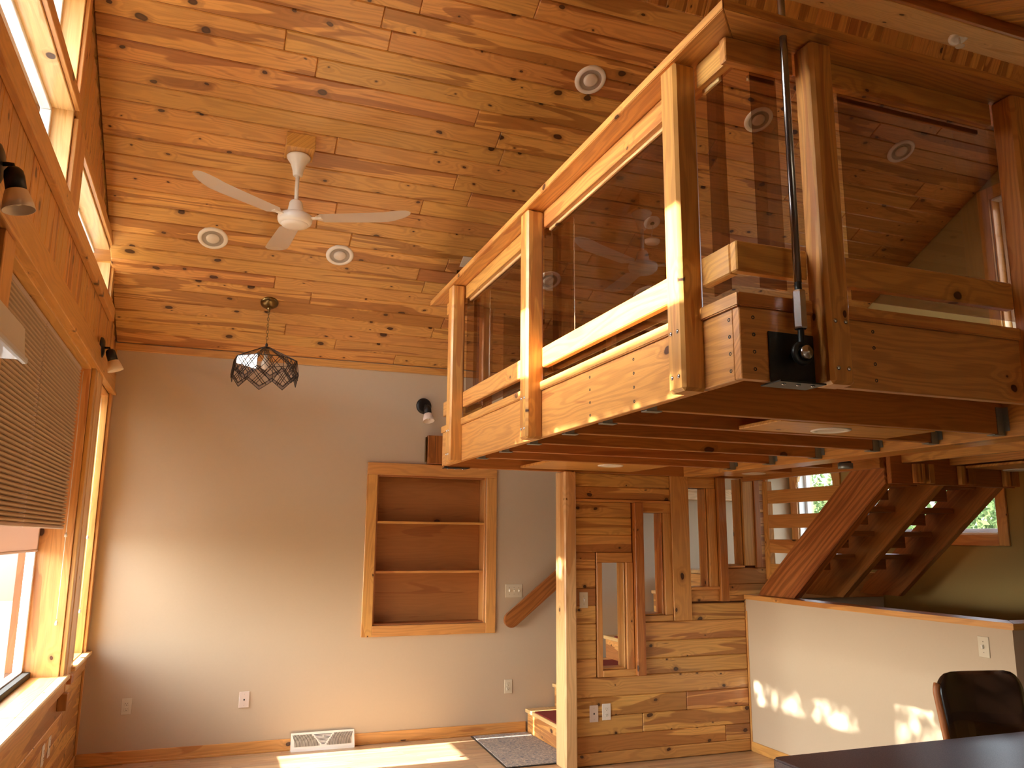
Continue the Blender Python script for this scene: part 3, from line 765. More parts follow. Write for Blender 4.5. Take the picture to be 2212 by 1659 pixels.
rodthing(1.845, 2.16, 4.45, 1, 'long polished steel rod with eye bracket at the near corner of the loft')
rodthing(1.755, 5.985, 3.785, -1, 'dark steel rod at the far corner of the loft, mostly hidden by the post')

# ================================================================ CEILING FIXTURES
CN = Vector((0, -sn_, -cs_))             # outward (down) normal of the sloping ceiling
def on_ceiling(x, y, off=0): return aim(Vector((x, y, zc(y))) + CN*off, CN)
def recessed(x, y, z, mtx, label, grp, depth=.05):
    t_ = thing('recessed_light', label, 'ceiling light', (x, y, z), grp)
    lathe('trim_ring', [(.070, .001), (.076, .007), (.082, .011), (.098, .008), (.104, .002), (.104, -.006)], 'white', t_, mtx, 40)
    lathe('baffle', [(.074, .006), (.066, .0015), (.056, .0006), (.001, .0006)], 'baffle', t_, mtx, 32)
    lathe('bulb', [(.046, .0), (.049, .003), (.046, .010), (.032, .018), (.0, .022)], 'bulb', t_, mtx, 28)
G = 'recessed lights in the sloping plank ceiling'
for x, y, lab in ((-.098, 5.979, 'recessed light left of the fan, nearest the window wall'),
                  (.813, 5.989, 'recessed light just right below the ceiling fan'),
                  (2.149, 4.364, 'recessed light in open ceiling above the loft rail'),
                  (3.481, 4.381, 'recessed light seen behind the steel rod through the glass'),
                  (4.794, 4.381, 'recessed light seen through the right-hand glass panel'),
                  (2.537, 5.977, 'recessed light at the left edge of the middle glass panel'),
                  (3.46, 6.0, 'recessed light just above the sunlit middle rail behind glass')):
    recessed(x, y, zc(y), on_ceiling(x, y, .004), lab, G)
G = 'flat round lights under the loft'
for x, y, z, lab in ((2.84, 3.155, 2.2125, 'flat round white light under the loft nearest the camera'),
                     (2.77, 5.36, 2.2125, 'flat round white light under the far end of the loft'),
                     (4.14, 5.50, 2.2125, 'flat round white light beside the slatted stair opening'),
                     (5.40, 4.17, 2.188, 'flat round white light under the loft at right edge')):
    t_ = thing('underside_light', lab, 'ceiling light', (x, y, z), G)
    m_ = aim((x, y, z), (0, 0, -1))
    lathe('trim_ring', [(.062, -.001), (.066, .005), (.088, .006), (.095, .003), (.095, -.001)], 'white', t_, m_, 36)
    lathe('lens', [(.066, .003), (.03, .0005), (0, .0003)], 'white', t_, m_, 28)

# fan
FX, FY, FZ = .406, 5.2, 3.707; DZ = .077
fan = thing('ceiling_fan', 'white three-blade ceiling fan hanging from the sloping plank ceiling', 'ceiling fan', (FX, FY, zc(FY)))
bx('mounting_block', FX-.092, FX+.092, FY-.13, FY+.11, 4.165, 4.262, 'loft', fan, 1)
lathe('canopy', [(0, 4.088+DZ), (.072, 4.087+DZ), (.078, 4.080+DZ), (.074, 4.065+DZ), (.050, 4.03+DZ), (.036, 3.985+DZ), (.031, 3.95+DZ), (.026, 3.944+DZ), (0, 3.944+DZ)], 'white', fan, T(FX, FY, 0))
lathe('downrod', [(0, 3.70), (.0135, 3.70), (.0135, 3.95), (0, 3.95)], 'white', fan, T(FX, FY, DZ), 16)
lathe('collar', [(0, 3.77), (.034, 3.77), (.042, 3.757), (.053, 3.692), (.053, 3.685), (0, 3.685)], 'white', fan, T(FX, FY, DZ))
mo = lathe('motor_housing', [(0, 3.680), (.085, 3.678), (.108, 3.665), (.112, 3.65), (.110, 3.63), (.104, 3.617), (.090, 3.608), (0, 3.606)], 'white', fan, T(FX, FY, DZ), 40)
lathe('motor_cover', [(.088, 3.609), (.084, 3.600), (.05, 3.593), (0, 3.591)], 'white', mo, T(FX, FY, DZ), 40)
def blade():
    bm = bmesh.new(); rows_ = []
    st_ = [(.14, .028, 0), (.165, .048, 0), (.18, .064, 0), (.35, .070, 0), (.52, .076, 0), (.60, .076, .002), (.65, .072, .010), (.70, .060, .019), (.735, .044, .026), (.755, .024, .030), (.762, .004, .031)]
    for s_, w_, dz in st_:
        rows_.append([bm.verts.new((s_, k_*w_, dz + -k_*w_*.03)) for k_ in (-1, -.4, .4, 1)])
    for A, B in zip(rows_, rows_[1:]):
        for i in range(3): bm.faces.new((A[i], B[i], B[i+1], A[i+1]))
    bmesh.ops.solidify(bm, geom=bm.faces[:], thickness=.006)
    bmesh.ops.recalc_face_normals(bm, faces=bm.faces[:])
    return bm_mesh('blade', bm)
bme = blade()
for a in (-144, -23.5, 96.5):
    mt_ = T(FX, FY, 3.648+DZ) @ Matrix.Rotation(math.radians(a), 4, 'Z')
    bo = put('blade', bme, M['white'], fan, mt_)
    put('blade_arm', boxmesh(.10, .035, .008, .002), M['white'], bo, mt_ @ T(.13, 0, -.001))

# pendant with leaded glass
PX, PY = .352, 6.53
pe = thing('pendant_lamp', 'pendant lamp with zigzag leaded glass shade on a bronze chain', 'lamp', (PX, PY, zc(PY)))
lathe('canopy', [(0, .035), (.02, .034), (.045, .026), (.066, .010), (.070, 0), (.066, -.006)], 'brass', pe, on_ceiling(PX, PY, .004), 32)
lathe('canopy_loop', [(0, .0), (.012, .0), (.015, -.02), (.008, -.05), (0, -.05)], 'brass', pe, T(PX, PY, zc(PY)-.03), 16)
bm = bmesh.new()
z = zc(PY)-.085; n = 0
while z > 3.185:
    R1, R2, tr_ = .016, .0075, .0022
    ring = []
    for i in range(12):
        a = 2*math.pi*i/12; cz, cx = R1*math.cos(a), R2*math.sin(a)
        c = Vector((cx, 0, cz)); dn = Vector((math.sin(a), 0, math.cos(a)))
        ring.append([c + dn*tr_*math.cos(t_) + Vector((0, 1, 0))*tr_*math.sin(t_) for t_ in (0, 1.57, 3.14, 4.71)])
    rot = Matrix.Rotation(math.radians(90 if n % 2 else 0), 3, 'Z')
    rv = [[bm.verts.new(rot @ p + Vector((PX, PY, z))) for p in r_] for r_ in ring]
    for i in range(12):
        for j in range(4): bm.faces.new((rv[i][j], rv[(i+1) % 12][j], rv[(i+1) % 12][(j+1) % 4], rv[i][(j+1) % 4]))
    z -= .026; n += 1
put('chain', bm_mesh('chain', bm, True), M['brass'], pe)
lathe('finial', [(0, 3.185), (.006, 3.18), (.012, 3.165), (.008, 3.155), (.03, 3.148), (.055, 3.135), (.058, 3.13), (0, 3.13)], 'came', pe, T(PX, PY, 0), 24)
NS = 8
def pol(r_, k_, z_): a = 2*math.pi*(k_+.5)/NS+.1; return Vector((PX+r_*math.cos(a), PY+r_*math.sin(a), z_))
def panel(name, pts_, mat, par):
    bm = bmesh.new(); f = bm.faces.new([bm.verts.new(p) for p in pts_])
    bmesh.ops.solidify(bm, geom=[f], thickness=.003)
    return put(name, bm_mesh(name, bm), M[mat], par)
def bars(name, segs_, par, r_=.0022, mat='came'):
    bm = bmesh.new()
    for a, b in segs_:
        a, b = Vector(a), Vector(b); d = (b-a)
        if d.length < 1e-4: continue
        d.normalize(); u = Vector((0, 0, 1)) if abs(d.z) < .9 else Vector((1, 0, 0))
        x_ = u.cross(d).normalized(); y_ = d.cross(x_)
        A = [bm.verts.new(a + x_*r_*s1 + y_*r_*s2) for s1, s2 in ((1, 1), (-1, 1), (-1, -1), (1, -1))]
        B = [bm.verts.new(b + x_*r_*s1 + y_*r_*s2) for s1, s2 in ((1, 1), (-1, 1), (-1, -1), (1, -1))]
        for i in range(4): bm.faces.new((A[i], A[(i+1) % 4], B[(i+1) % 4], B[i]))
    return put(name, bm_mesh(name, bm), M[mat], par)
for k in range(NS):
    a0, a1 = pol(.055, k, 3.132), pol(.055, k+1, 3.132); b0, b1 = pol(.245, k, 3.040), pol(.245, k+1, 3.040)
    up = panel('crown_panel', [a0, a1, b1, b0], 'clear', pe)
    bars('leading', [(b0, b1), (a0, b0), (a0.lerp(a1, .12), b0.lerp(b1, .12)), (a0.lerp(a1, .88), b0.lerp(b1, .88))], up)
    c0, c1 = pol(.262, k, 2.925), pol(.262, k+1, 2.925); mid = (c0+c1)/2 + Vector((0, 0, -.078))
    lo = panel('skirt_panel', [b0, b1, c1, mid, c0], 'clear', pe)
    P_ = lambda u, v: (b0.lerp(b1, u)).lerp(c0.lerp(c1, u), v)
    seg = [(b0, b1), (b0, c0), (c0, mid), (mid, c1)]
    low = lambda u: 1 + .65*(1-abs(2*u-1))
    def clip(u0, v0, du, dv):
        pts_ = []
        for i in range(41):
            u = u0+du*i/40; v = v0+dv*i/40
            if 0 <= u <= 1 and 0 <= v <= low(u): pts_.append((u, v))
        return [(P_(*pts_[0]), P_(*pts_[-1]))] if len(pts_) > 2 else []
    for s_ in (.0, .12, .24, .50): seg += clip(s_-.0, -.0, .65, 1.65*.78)
    for s_ in (1., .88, .60): seg += clip(s_, .0, -.65, 1.65*.78)
    seg += clip(.0, .78, .5, .65); seg += clip(1., .78, -.5, .65)
    bars('leading', seg, lo, .0020)
    panel('border_glass', [P_(0, .80)+Vector((0, 0, 0)), P_(0, 1.), mid, mid.lerp(P_(.5, 1.), .5)], 'blueglass', lo)
    panel('border_glass', [P_(1, .80), mid.lerp(P_(.5, 1.), .5), mid, P_(1, 1.)], 'blueglass', lo)
lathe('bulb', [(0, 3.10), (.014, 3.10), (.016, 3.06), (.03, 3.03), (.034, 3.0), (.026, 2.975), (0, 2.965)], 'bulb', pe, T(PX, PY, 0), 20)
lathe('socket', [(0, 3.13), (.02, 3.13), (.02, 3.09), (0, 3.09)], 'came', pe, T(PX, PY, 0), 16)

# smoke detector dangling from its base, behind the glass
SX, SY = 3.139, 5.305
sd = thing('smoke_detector', 'white smoke detector dangling by its wire below a round base', 'smoke detector', (SX, SY, zc(SY)))
lathe('base_plate', [(0, .006), (.022, .006), (.024, .010), (.052, .012), (.064, .008), (.066, 0), (.066, -.006)], 'white', sd, on_ceiling(SX, SY, .004), 36)
lathe('base_hole', [(0, .0135), (.016, .0130), (.017, .011)], 'shadow', sd, on_ceiling(SX, SY, .004), 16)
zt = zc(SY)-.012
tube('wire', [(SX, SY, zt), (SX+.004, SY-.004, zt-.05), (SX-.004, SY, zt-.09), (SX, SY, zt-.13)], .0018, 'cord', sd, 6)
lathe('detector_body', [(0, .0), (.045, -.002), (.060, -.010), (.061, -.022), (.056, -.026), (.058, -.032), (.050, -.044), (0, -.048)], 'white', sd, T(SX, SY-.0, zt-.125) @ Matrix.Rotation(.12, 4, 'X'), 36)
# sprinkler on the ridge soffit
pz = 5.045; sp = thing('sprinkler_head', 'small white round fitting with a stub below on the ridge soffit', 'sprinkler', (4.55, 3.58, pz))
lathe('escutcheon', [(0, .004), (.030, .004), (.036, .010), (.062, .008), (.068, 0), (.068, -.01)], 'white', sp, aim((4.55, 3.60, pz-.005), (0, -.3, -1)), 32)
lathe('stub', [(0, .06), (.012, .06), (.016, .055), (.016, .05), (.007, .048), (.006, .0), (0, 0)], 'white', sp, aim((4.55, 3.60, pz-.01), (0, 0, -1)), 16)
lathe('deflector', [(0, .066), (.028, .064), (.03, .061), (0, .060)], 'ivory', sp, aim((4.55, 3.60, pz-.01), (0, 0, -1)), 20)
# square cover plate
cp = thing('cover_plate', 'square ivory blank plate on the ceiling behind the loft rail', 'wall plate', (1.80, 5.92, zc(5.92)))
put('plate', boxmesh(.115, .115, .007, .002), M['ivory'], cp, on_ceiling(1.81, 5.90, .006))

# grey stub under the beams
gs = thing('junction_stub', 'short grey metal cylinder under the loft beam junction', 'fitting', (4.13, 4.47, 2.16))
lathe('body', [(0, .0), (.048, .0), (.05, .004), (.05, .036), (0, .036)], 'galv', gs, T(4.13, 4.47, 2.172), 24)
lathe('neck', [(0, .034), (.040, .034), (.040, .048), (0, .048)], 'shadow', gs, T(4.13, 4.47, 2.172), 20)

# ================================================================ SCONCES
def sconce(loc, nrm, tilt, label, s=1., arm=.035):
    n_ = Vector(nrm); t_ = thing('wall_sconce', label, 'wall lamp', loc, 'black spotlight sconces with frosted shades')
    lathe('back_plate', [(0, .022*s), (.05*s, .020*s), (.068*s, .012*s), (.073*s, .0), (.073*s, -.004)], 'black', t_, aim(loc, n_), 32)
    p0 = Vector(loc)+n_*.015; p1 = p0+n_*arm*s+Vector((0, 0, .004)); d = (n_*tilt+Vector((0, 0, -1))).normalized()
    tube('arm', [p0, p0.lerp(p1, .6), p1, p1+d*.02], .008*s, 'black', t_, 10)
    b_ = p1+d*.012
    lathe('socket_cup', [(0, 0), (.020*s, .002*s), (.030*s, .014*s), (.033*s, .035*s), (.033*s, .085*s), (0, .085*s)], 'black', t_, aim(b_, d), 28)
    lathe('glass_shade', [(.032*s, .084*s), (.036*s, .086*s), (.047*s, .125*s), (.052*s, .155*s), (.050*s, .155*s), (.044*s, .125*s), (.030*s, .09*s)], 'frost', t_, aim(b_, d), 32)
    lathe('bulb', [(0, .086*s), (.014*s, .09*s), (.018*s, .12*s), (.010*s, .135*s), (0, .138*s)], 'bulb', t_, aim(b_, d), 16)
sconce((XL+.020, 3.06, 2.935), (1, 0, 0), .22, 'black sconce cut by the left edge of the picture on the window wall')
sconce((XL+.022, 6.12, 2.955), (1, 0, 0), .34, 'black sconce on the window wall near the beige wall corner')
sconce((1.785, YB-.004, 2.855), (.12, -1, 0), .35, 'black sconce on the beige wall left of the loft corner', 1., .06)

# ================================================================ BACK WALL THINGS
ch = thing('door_chime_box', 'reddish wooden chime box on the beige wall beside the loft corner', 'chime box', (1.90, YB, 2.45))
bx('cover', 1.82, 2.03, YB-.058, YB-.006, 2.33, 2.585, 'rail', ch, 2, .004)
bx('side_strip', 1.803, 1.815, YB-.04, YB-.004, 2.345, 2.57, 'brass', ch, 2, .002)
bx('groove', 1.885, 1.888, YB-.0595, YB-.057, 2.335, 2.58, 'shadow', ch, 2, 0)

bs = thing('recessed_bookcase', 'recessed three-tier bookcase with pine frame and plywood back', 'bookcase', (1.89, YB, .85))
bx('frame_board', 1.294, 2.492, YB-.024, YB, 2.222, 2.325, 'trim', bs, 0)
bx('frame_board', 1.294, 1.385, YB-.022, YB, .852, 2.222, 'trim', bs, 2)
bx('frame_board', 2.398, 2.492, YB-.022, YB, .852, 2.222, 'trim', bs, 2)
bx('frame_board', 1.385, 2.398, YB-.022, YB, .852, .940, 'trim', bs, 0)
bx('side_panel', 1.385, 1.40, YB, YB+.155, .94, 2.225, 'ply', bs, 2)
bx('side_panel', 2.380, 2.395, YB, YB+.155, .94, 2.225, 'trim', bs, 2)
bx('top_panel', 1.40, 2.38, YB, YB+.155, 2.21, 2.225, 'ply', bs, 0)
bx('bottom_panel', 1.40, 2.38, YB, YB+.155, .94, .955, 'ply', bs, 0)
bx('back_panel', 1.40, 2.38, YB+.14, YB+.155, .955, 2.21, 'ply', bs, 0)
for z in (1.375, 1.80): bx('shelf', 1.40, 2.38, YB+.004, YB+.139, z, z+.020, 'trim', bs, 0)

def plate(kind, c, n_, w=.073, h=.118, label='', mat='ivory', name='wall_plate', grp=None):
    n_ = Vector(n_); t_ = thing(name, label, 'outlet' if kind == 'outlet' else ('switch' if kind == 'switch' else 'wall plate'), c, grp)
    z_ = Vector((0, 0, 1)); x_ = z_.cross(n_)
    F = lambda a, b, c_: frame(x_, z_, n_ if x_.cross(z_).dot(n_) > 0 else -n_, Vector(c)+x_*a+z_*b+n_*c_)
    put('plate', boxmesh(w, h, .006, .0025), M[mat], t_, F(0, 0, .003))
    if kind == 'outlet':
        for s_ in (-.0195, .0195):
            put('receptacle', boxmesh(.033, .029, .004, .004), M[mat], t_, F(0, s_, .0065))
            put('slot', boxmesh(.0022, .009, .001), M['shadow'], t_, F(-.0065, s_+.003, .0087))
            put('slot', boxmesh(.0022, .007, .001), M['shadow'], t_, F(.0065, s_+.003, .0087))
            put('slot', boxmesh(.005, .005, .001), M['shadow'], t_, F(0, s_-.008, .0087))
    elif kind == 'switch':
        k_ = max(1, round((w-.02)/.046)) if w > .1 else 1
        for i in range(k_):
            off = (i-(k_-1)/2)*.046
            put('toggle', boxmesh(.0095, .022, .018, .002), M['white'], t_, F(off, .002, .012) @ Matrix.Rotation(.35, 4, 'X'))
            for s_ in (-.03, .03): put('screw', boxmesh(.004, .004, .0015), M['shadow'], t_, F(off, s_, .0062))
    elif kind == 'jack':
        put('jack', boxmesh(.012, .012, .003, .002), M['shadow'], t_, F(0, 0, .0068))
        for s_ in (-.042, .042): put('screw', boxmesh(.004, .004, .0015), M['baffle'], t_, F(0, s_, .0065))
    return t_
plate('outlet', (-.46, YB, .405), (0, -1, 0), label='ivory outlet low on the beige wall near the window corner', name='wall_outlet')
plate('jack', (.390, YB, .405), (0, -1, 0), .078, .122, 'pale pink jack plate low on the beige wall left of the vent', 'pinkish', 'jack_plate')
plate('outlet', (2.625, YB, .388), (0, -1, 0), label='ivory outlet on the beige wall beside the first stair', name='wall_outlet')
plate('switch', (2.672, YB, 1.212), (0, -1, 0), .163, .118, 'triple ivory switch plate above the handrail end', name='light_switch')
plate('switch', (2.798, YP-.012, 1.213), (0, -1, 0), .073, .12, 'single pale green switch on the plank wall left of the openings', name='light_switch')
plate('jack', (2.876, YP-.012, .373), (0, -1, 0), .073, .122, 'pinkish cable plate low on the plank wall', 'pinkish', 'jack_plate')
plate('outlet', (2.982, YP-.012, .380), (0, -1, 0), .073, .12, 'white outlet beside the cable plate low on the plank wall', 'white', 'wall_outlet')
plate('switch', (4.30, 3.652, 1.08), (-1, 0, 0), .073, .118, 'ivory switch on the half wall under its wooden cap', name='light_switch')
plate('outlet', (XL, 5.62, .43), (1, 0, 0), .073, .118, 'white outlet on the boards under the window sill, nearer one', 'white', 'wall_outlet')
plate('jack', (XL, 5.83, .43), (1, 0, 0), .073, .118, 'white plate on the boards under the window sill, farther one', 'white', 'jack_plate')

# baseboard diffuser with fan-shaped louvres
vt = thing('baseboard_vent', 'white metal baseboard vent with curved louvres on the beige wall', 'vent', (1.015, YB-.05, 0))
vx0, vx1, vh = .765, 1.268, .130
bm = bmesh.new()
prof = [(YB-.018, vh), (YB-.028, vh), (YB-.075, .022), (YB-.080, .0), (YB-.018, 0)]
A = [bm.verts.new((vx0, a, b)) for a, b in prof]; B = [bm.verts.new((vx1, a, b)) for a, b in prof]
for i in range(5): bm.faces.new((A[i], A[(i+1) % 5], B[(i+1) % 5], B[i]))
bm.faces.new(A[::-1]); bm.faces.new(B)
put('vent_body', bm_mesh('vent', bm), M['white'], vt)
fy = lambda z_: YB-.0745 + (z_-.022)*(.047/.108) - .0012
def vbar(a, b, r_=.0017): return ((a[0], fy(a[1]), a[1]), (b[0], fy(b[1]), b[1]))
cx_ = (vx0+vx1)/2; segs_ = []
for s_ in (-1, 1):
    for i in range(22):
        x0_ = .235 - i*.0090
        bot = .034; top = .117
        xm = x0_ - .012
        # clip against the central V
        lim = lambda z_: .012 + (z_-.034)*.075/.083
        pts_ = [(x0_ - .016*((z_-.034)/.083)**2*(-1), z_) for z_ in [bot+(top-bot)*j/6 for j in range(7)]]
        pts_ = [(cx_+s_*(a-.014), z_) for a, z_ in pts_ if a-.014 > lim(z_)]
        segs_ += [vbar(p, q_) for p, q_ in zip(pts_, pts_[1:])]
for j in range(8):
    z_ = .045+j*.0095; w_ = .004+(z_-.034)*.072/.083
    segs_.append(vbar((cx_-w_, z_), (cx_+w_, z_)))
bars('louvre_slots', segs_, vt, .0016, 'shadow')
bars('damper_tab', [vbar((cx_, .085), (cx_, .105))], vt, .004, 'white')

# mat at the stairs
mt = thing('door_mat', 'grey and cream patterned mat on the floor before the stairs', 'rug', (2.52, 6.56, 0))
prism('mat_pile', [(2.235, 6.06), (2.76, 6.06), (2.80, 6.30), (2.78, 7.055), (2.285, 7.06)], .002, .010, 'mat', mt, bev=.002)
prism('mat_edge', [(2.222, 6.045), (2.772, 6.045), (2.79, 6.30), (2.788, 7.068), (2.270, 7.072)], .0005, .006, 'black', mt)

# ================================================================ BLINDS
def blind(y0, y1, z0, z1, xb, label, cordside=None, mat='blind'):
    t_ = thing('pleated_blind', label, 'blind', (xb, (y0+y1)/2, z1), 'pleated tan shades in the window wall')
    bm = bmesh.new(); n_ = int((z1-z0-.044)/.0225); pa = None; st_ = (z1-z0-.044)/n_
    for i in range(n_):
        zt = z1-.022-st_*i
        for dx, dz in ((-.012, 0), (.009, .15), (.015, .45), (.013, .80), (-.010, .97)):
            cur = [bm.verts.new((xb+dx, y0, zt-st_*dz)), bm.verts.new((xb+dx, y1, zt-st_*dz))]
            if pa: bm.faces.new((pa[0], pa[1], cur[1], cur[0]))
            pa = cur
    put('pleated_cloth', bm_mesh('cloth', bm), M[mat], t_)
    bx('head_rail', xb-.016, xb+.016, y0-.004, y1+.004, z1-.024, z1, 'roller', t_, 1, .006)
    bx('bottom_rail', xb-.013, xb+.013, y0, y1, z0, z0+.022, 'roller', t_, 1, .005)
    if cordside:
        tube('pull_cord', [(xb+.018, cordside, z1-.02), (xb+.02, cordside+.004, (z0+z1)/2), (xb+.02, cordside, z0-.55)], .0022, 'cord', t_, 6)
        for dz in (-.02, -.56): lathe('cord_tassel', [(0, 0), (.005, -.003), (.009, -.016), (.008, -.028), (0, -.03)], 'cord', t_, T(xb+.02, cordside, z0+dz), 10)
blind(4.60, 5.845, 1.715, 2.76, -.845, 'tan pleated blind nearer the beige wall in the big window', 5.90)
blind(3.46, 4.59, 1.715, 2.76, -.845, 'tan pleated blind cut by the left edge, left half of the big window')
blind(6.355, 6.93, 1.70, 2.745, -.845, 'narrow tan pleated blind in the corner window', 6.95)
ro = thing('roller_shade', 'pinkish roller shade hanging below the blinds against the window glass', 'blind', (-.98, 4.7, 1.76))
bx('shade_cloth', -.979, -.976, 3.46, 5.93, 1.585, 2.762, 'roller', ro, 1, 0)
bx('hem_bar', -.982, -.973, 3.48, 5.925, 1.575, 1.59, 'roller', ro, 1, .002)

# hood at the left edge
hd = thing('range_hood', 'white shallow range hood poking in at the left edge', 'range hood', (-.55, 1.2, 1.97))
prism('hood_body', [(XL+.03, 1.962), (-.315, 1.962), (-.318, 1.975), (-.322, 2.020), (-.50, 2.10), (XL+.03, 2.10)][::-1], .80, 1.60, 'white', hd,
      frame(Vector((1, 0, 0)), Vector((0, 0, 1)), Vector((0, -1, 0)), (0, 0, .018)) @ T(0, 0, -2.4), bev=.003)
bx('filter', XL+.07, -.36, .86, 1.54, 1.973, 1.980, 'galv', hd, 1, .002)
bx('lip', -.322, -.312, .80, 1.60, 1.973, 1.984, 'vinyl', hd, 1, .002)

# ================================================================ COUNTER, CHAIR
ct = thing('kitchen_counter', 'dark speckled laminate countertop in the lower right corner', 'countertop', (2.8, 2.0, 0))
def rr(x0, x1, y0, y1, r_, n_=6):
    out = []
    for cx0, cy0, a0 in ((x1-r_, y1-r_, 0), (x0+r_, y1-r_, 90), (x0+r_, y0+r_, 180), (x1-r_, y0+r_, 270)):
        for i in range(n_+1):
            a = math.radians(a0+90*i/n_); out.append((cx0+r_*math.cos(a), cy0+r_*math.sin(a)))
    return out
prism('countertop', rr(1.95, 4.0, 1.6, 2.575, .03), .878, .920, 'counter', ct, bev=.006)
bx('cabinet_body', 2.05, 3.95, 1.68, 2.27, .10, .878, 'loft', ct, 0)
bx('toe_kick', 2.09, 3.91, 1.74, 2.23, 0, .10, 'shadow', ct, 0)
bx('support_post', 2.0, 2.09, 2.42, 2.51, 0, .878, 'loft', ct, 2)
bx('support_post', 3.8, 3.89, 2.42, 2.51, 0, .878, 'loft', ct, 2)

cr = thing('bar_stool', 'dark brown leather bar stool tucked behind the dark counter', 'chair', (3.36, 2.90, 0))
# backrest: rounded outline swept thick with a slight curve
def cushion(name, w0, w1, h_, t_, rtop, mtx, mat, bend=.06, par=None):
    bm = bmesh.new(); N1, N2 = 18, 16
    def wid(v):                       # half width at height v (0..1)
        w_ = w0+(w1-w0)*v
        e = max(0., (v*h_-(h_-rtop))/rtop)
        return w_/2 - rtop*(1-math.sqrt(max(0, 1-e*e)))*.95
    F_, B_ = [], []
    for j in range(N2+1):
        v = 1-(1-j/N2)**1.5; hw = wid(v); fr, bk = [], []
        for i in range(N1+1):
            u = -1+2*i/N1; x_ = hw*u; z_ = h_*v
            bul = t_/2*(max(0, 1-abs(u)**5))**.5*(max(0., 1-max(0, (v-.6)/.4)**5))**.5 + .004
            off = bend*u*u
            fr.append(bm.verts.new((x_, -bul-off*1.0, z_))); bk.append(bm.verts.new((x_, bul-off*1.0, z_)))
        F_.append(fr); B_.append(bk)
    for j in range(N2):
        for i in range(N1):
            bm.faces.new((F_[j][i], F_[j][i+1], F_[j+1][i+1], F_[j+1][i])); bm.faces.new((B_[j][i], B_[j+1][i], B_[j+1][i+1], B_[j][i+1]))
        bm.faces.new((F_[j][0], F_[j+1][0], B_[j+1][0], B_[j][0])); bm.faces.new((F_[j][-1], B_[j][-1], B_[j+1][-1], F_[j+1][-1]))
    for i in range(N1):
        bm.faces.new((F_[-1][i], F_[-1][i+1], B_[-1][i+1], B_[-1][i])); bm.faces.new((F_[0][i], B_[0][i], B_[0][i+1], F_[0][i+1]))
    bmesh.ops.recalc_face_normals(bm, faces=bm.faces[:])
    return put(name, bm_mesh(name, bm, True), M[mat], par, mtx)
bmx = T(3.40, 2.93, .60) @ Matrix.Rotation(math.radians(-9), 4, 'Z') @ Matrix.Rotation(math.radians(-7), 4, 'X')
bk = cushion('backrest', .40, .47, .49, .055, .10, bmx, 'leather', .05, cr)
# tan edge along the left side and top, sunlight put into its colour
ed = []
for j in range(0, 33):
    v = j/32*.90; w_ = .40+.07*v; e = max(0., (v*.49-.39)/.10); hw = w_/2-.10*(1-math.sqrt(max(0, 1-e*e)))*.95
    ed.append(bmx @ Vector((-hw-.004, -.052, .49*v)))
tube('lit_edge_piping', ed, .015, 'leather_lit_edge', bk, 10)
prism('seat_cushion', rr(-.225, .225, -.21, .21, .08), 0, .085, 'leather', cr, T(3.33, 2.78, .575), bev=.02)
bx('back_strut', 3.33, 3.37, 2.93, 2.95, .50, .70, 'iron', cr, 2)
lathe('pedestal', [(0, .02), (.04, .02), (.03, .06), (.028, .57), (0, .57)], 'steel', cr, T(3.33, 2.78, 0), 20)
lathe('foot_ring', [(.16, .25), (.172, .26), (.16, .27), (.148, .26), (.16, .25)], 'steel', cr, T(3.33, 2.78, 0), 28)
lathe('base_disc', [(0, .03), (.06, .028), (.2, .012), (.215, .004), (.21, 0), (0, 0)], 'steel', cr, T(3.33, 2.78, 0), 32)

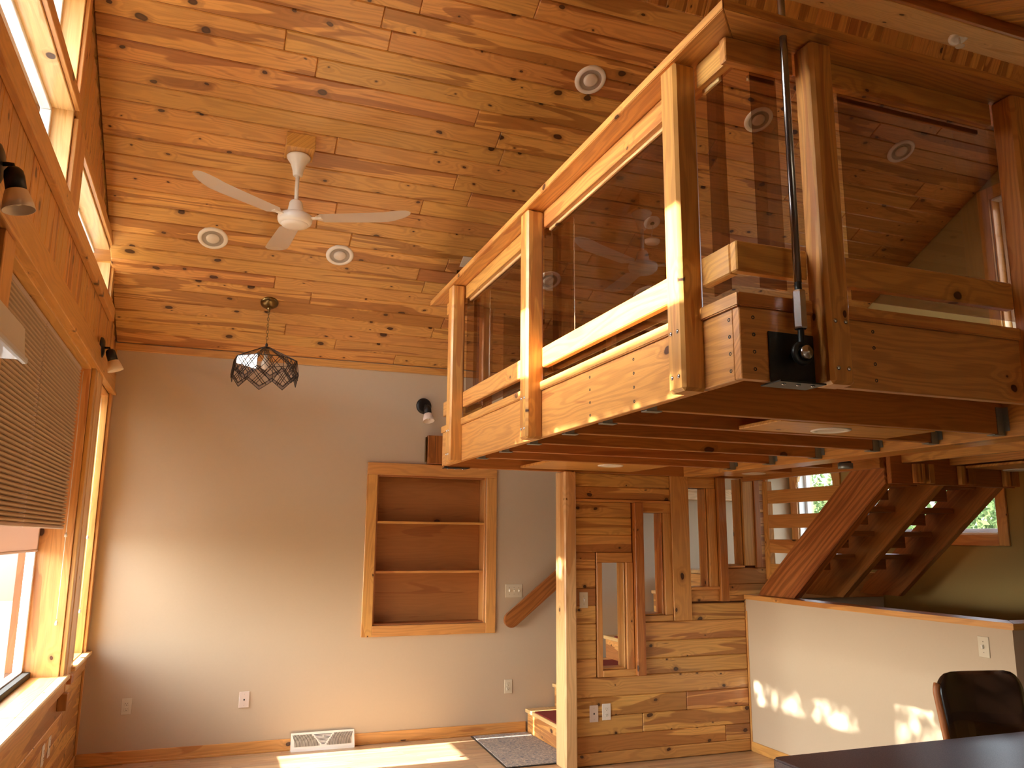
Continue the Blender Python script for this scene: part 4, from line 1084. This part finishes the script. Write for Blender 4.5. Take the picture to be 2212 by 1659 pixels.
# ================================================================ OUTSIDE
gd = put('ground_outside', boxmesh(80, 60, .1), M['soil'], None, T(0, 3, -.62)); gd['kind'] = 'structure'
dk = thing('outdoor_deck', 'grey deck boards outside the big window', 'deck', (-2.6, 4.5, -.3))
for i in range(40): bx('deck_board', -1.35-.18*(i+1)+.006, -1.35-.18*i, 1.6, 14, -.30, -.27, 'deckboard', dk, 1, .003)
def tree(name, base, clumps, n_, leaf, label, trunk_top, seed):
    rnd = random.Random(seed); t_ = thing(name, label, 'tree', base, 'trees outside the windows')
    tube('trunk', [base, (base[0]+.1, base[1]+.1, (base[2]+trunk_top)/2), (base[0], base[1], trunk_top)], .07 if leaf < .06 else .13, 'bark', t_, 8)
    vs_, fs = [], []
    for _ in range(n_):
        c = rnd.choice(clumps); r_ = Vector((rnd.gauss(0, 1), rnd.gauss(0, 1), rnd.gauss(0, 1))); r_.normalize(); r_ *= rnd.random()**.4
        p = Vector(c[:3]) + Vector((r_.x*c[3], r_.y*c[4], r_.z*c[5]))
        a = Vector((rnd.gauss(0, 1), rnd.gauss(0, 1), rnd.gauss(0, 1))).normalized(); b_ = a.cross(Vector((rnd.gauss(0, 1), rnd.gauss(0, 1), rnd.gauss(0, 1)))).normalized()
        s_ = leaf*rnd.uniform(.7, 1.3); k_ = len(vs_)
        vs_ += [p-a*s_, p+b_*s_*.5, p+a*s_, p-b_*s_*.5]; fs.append((k_, k_+1, k_+2, k_+3))
    me = bpy.data.meshes.new('foliage'); me.from_pydata([tuple(v) for v in vs_], [], fs)
    f = put('foliage', me, M['leaf'], t_); f['kind'] = 'stuff'
tree('leafy_tree', (-3.8, .9, -.6), [(-3.55, 3.2, 5.16, .4, 1.5, .26), (-3.5, 5.4, 5.16, .4, 1.5, .26), (-3.8, 1.2, 4.9, .7, .9, .5)], 6000, .043, 'added tree outside the window wall, its leaves standing in for light spots from the lamp glass', 4.9, 3)  # added tree; leaf gaps imitate sun spots refracted by the leaded shade
for i, (x_, y_, z_, r_) in enumerate(((13.0, 9.6, .2, 2.6), (16.5, 12.2, .3, 2.8), (14.2, 16.4, .55, 2.7), (12.5, 7.2, .0, 2.3), (18.5, 21.5, .3, 3.0), (16.0, 5.0, .0, 3.0))):
    tree('leafy_tree', (x_, y_, -.6), [(x_, y_, z_+.5, r_, r_, r_*.95), (x_+.8, y_-.9, z_+.2, r_*.8, r_*.8, r_*.8)], 26000, .075,
         ['round green tree filling the side window beyond the stairs', 'green tree behind the first one beyond the stairs', 'low tree top seen through the arched window',
          'green tree at the right edge of the side window', 'farthest pale tree beyond the arched window', 'green tree outside the loft window'][i], z_+1, 20+i)
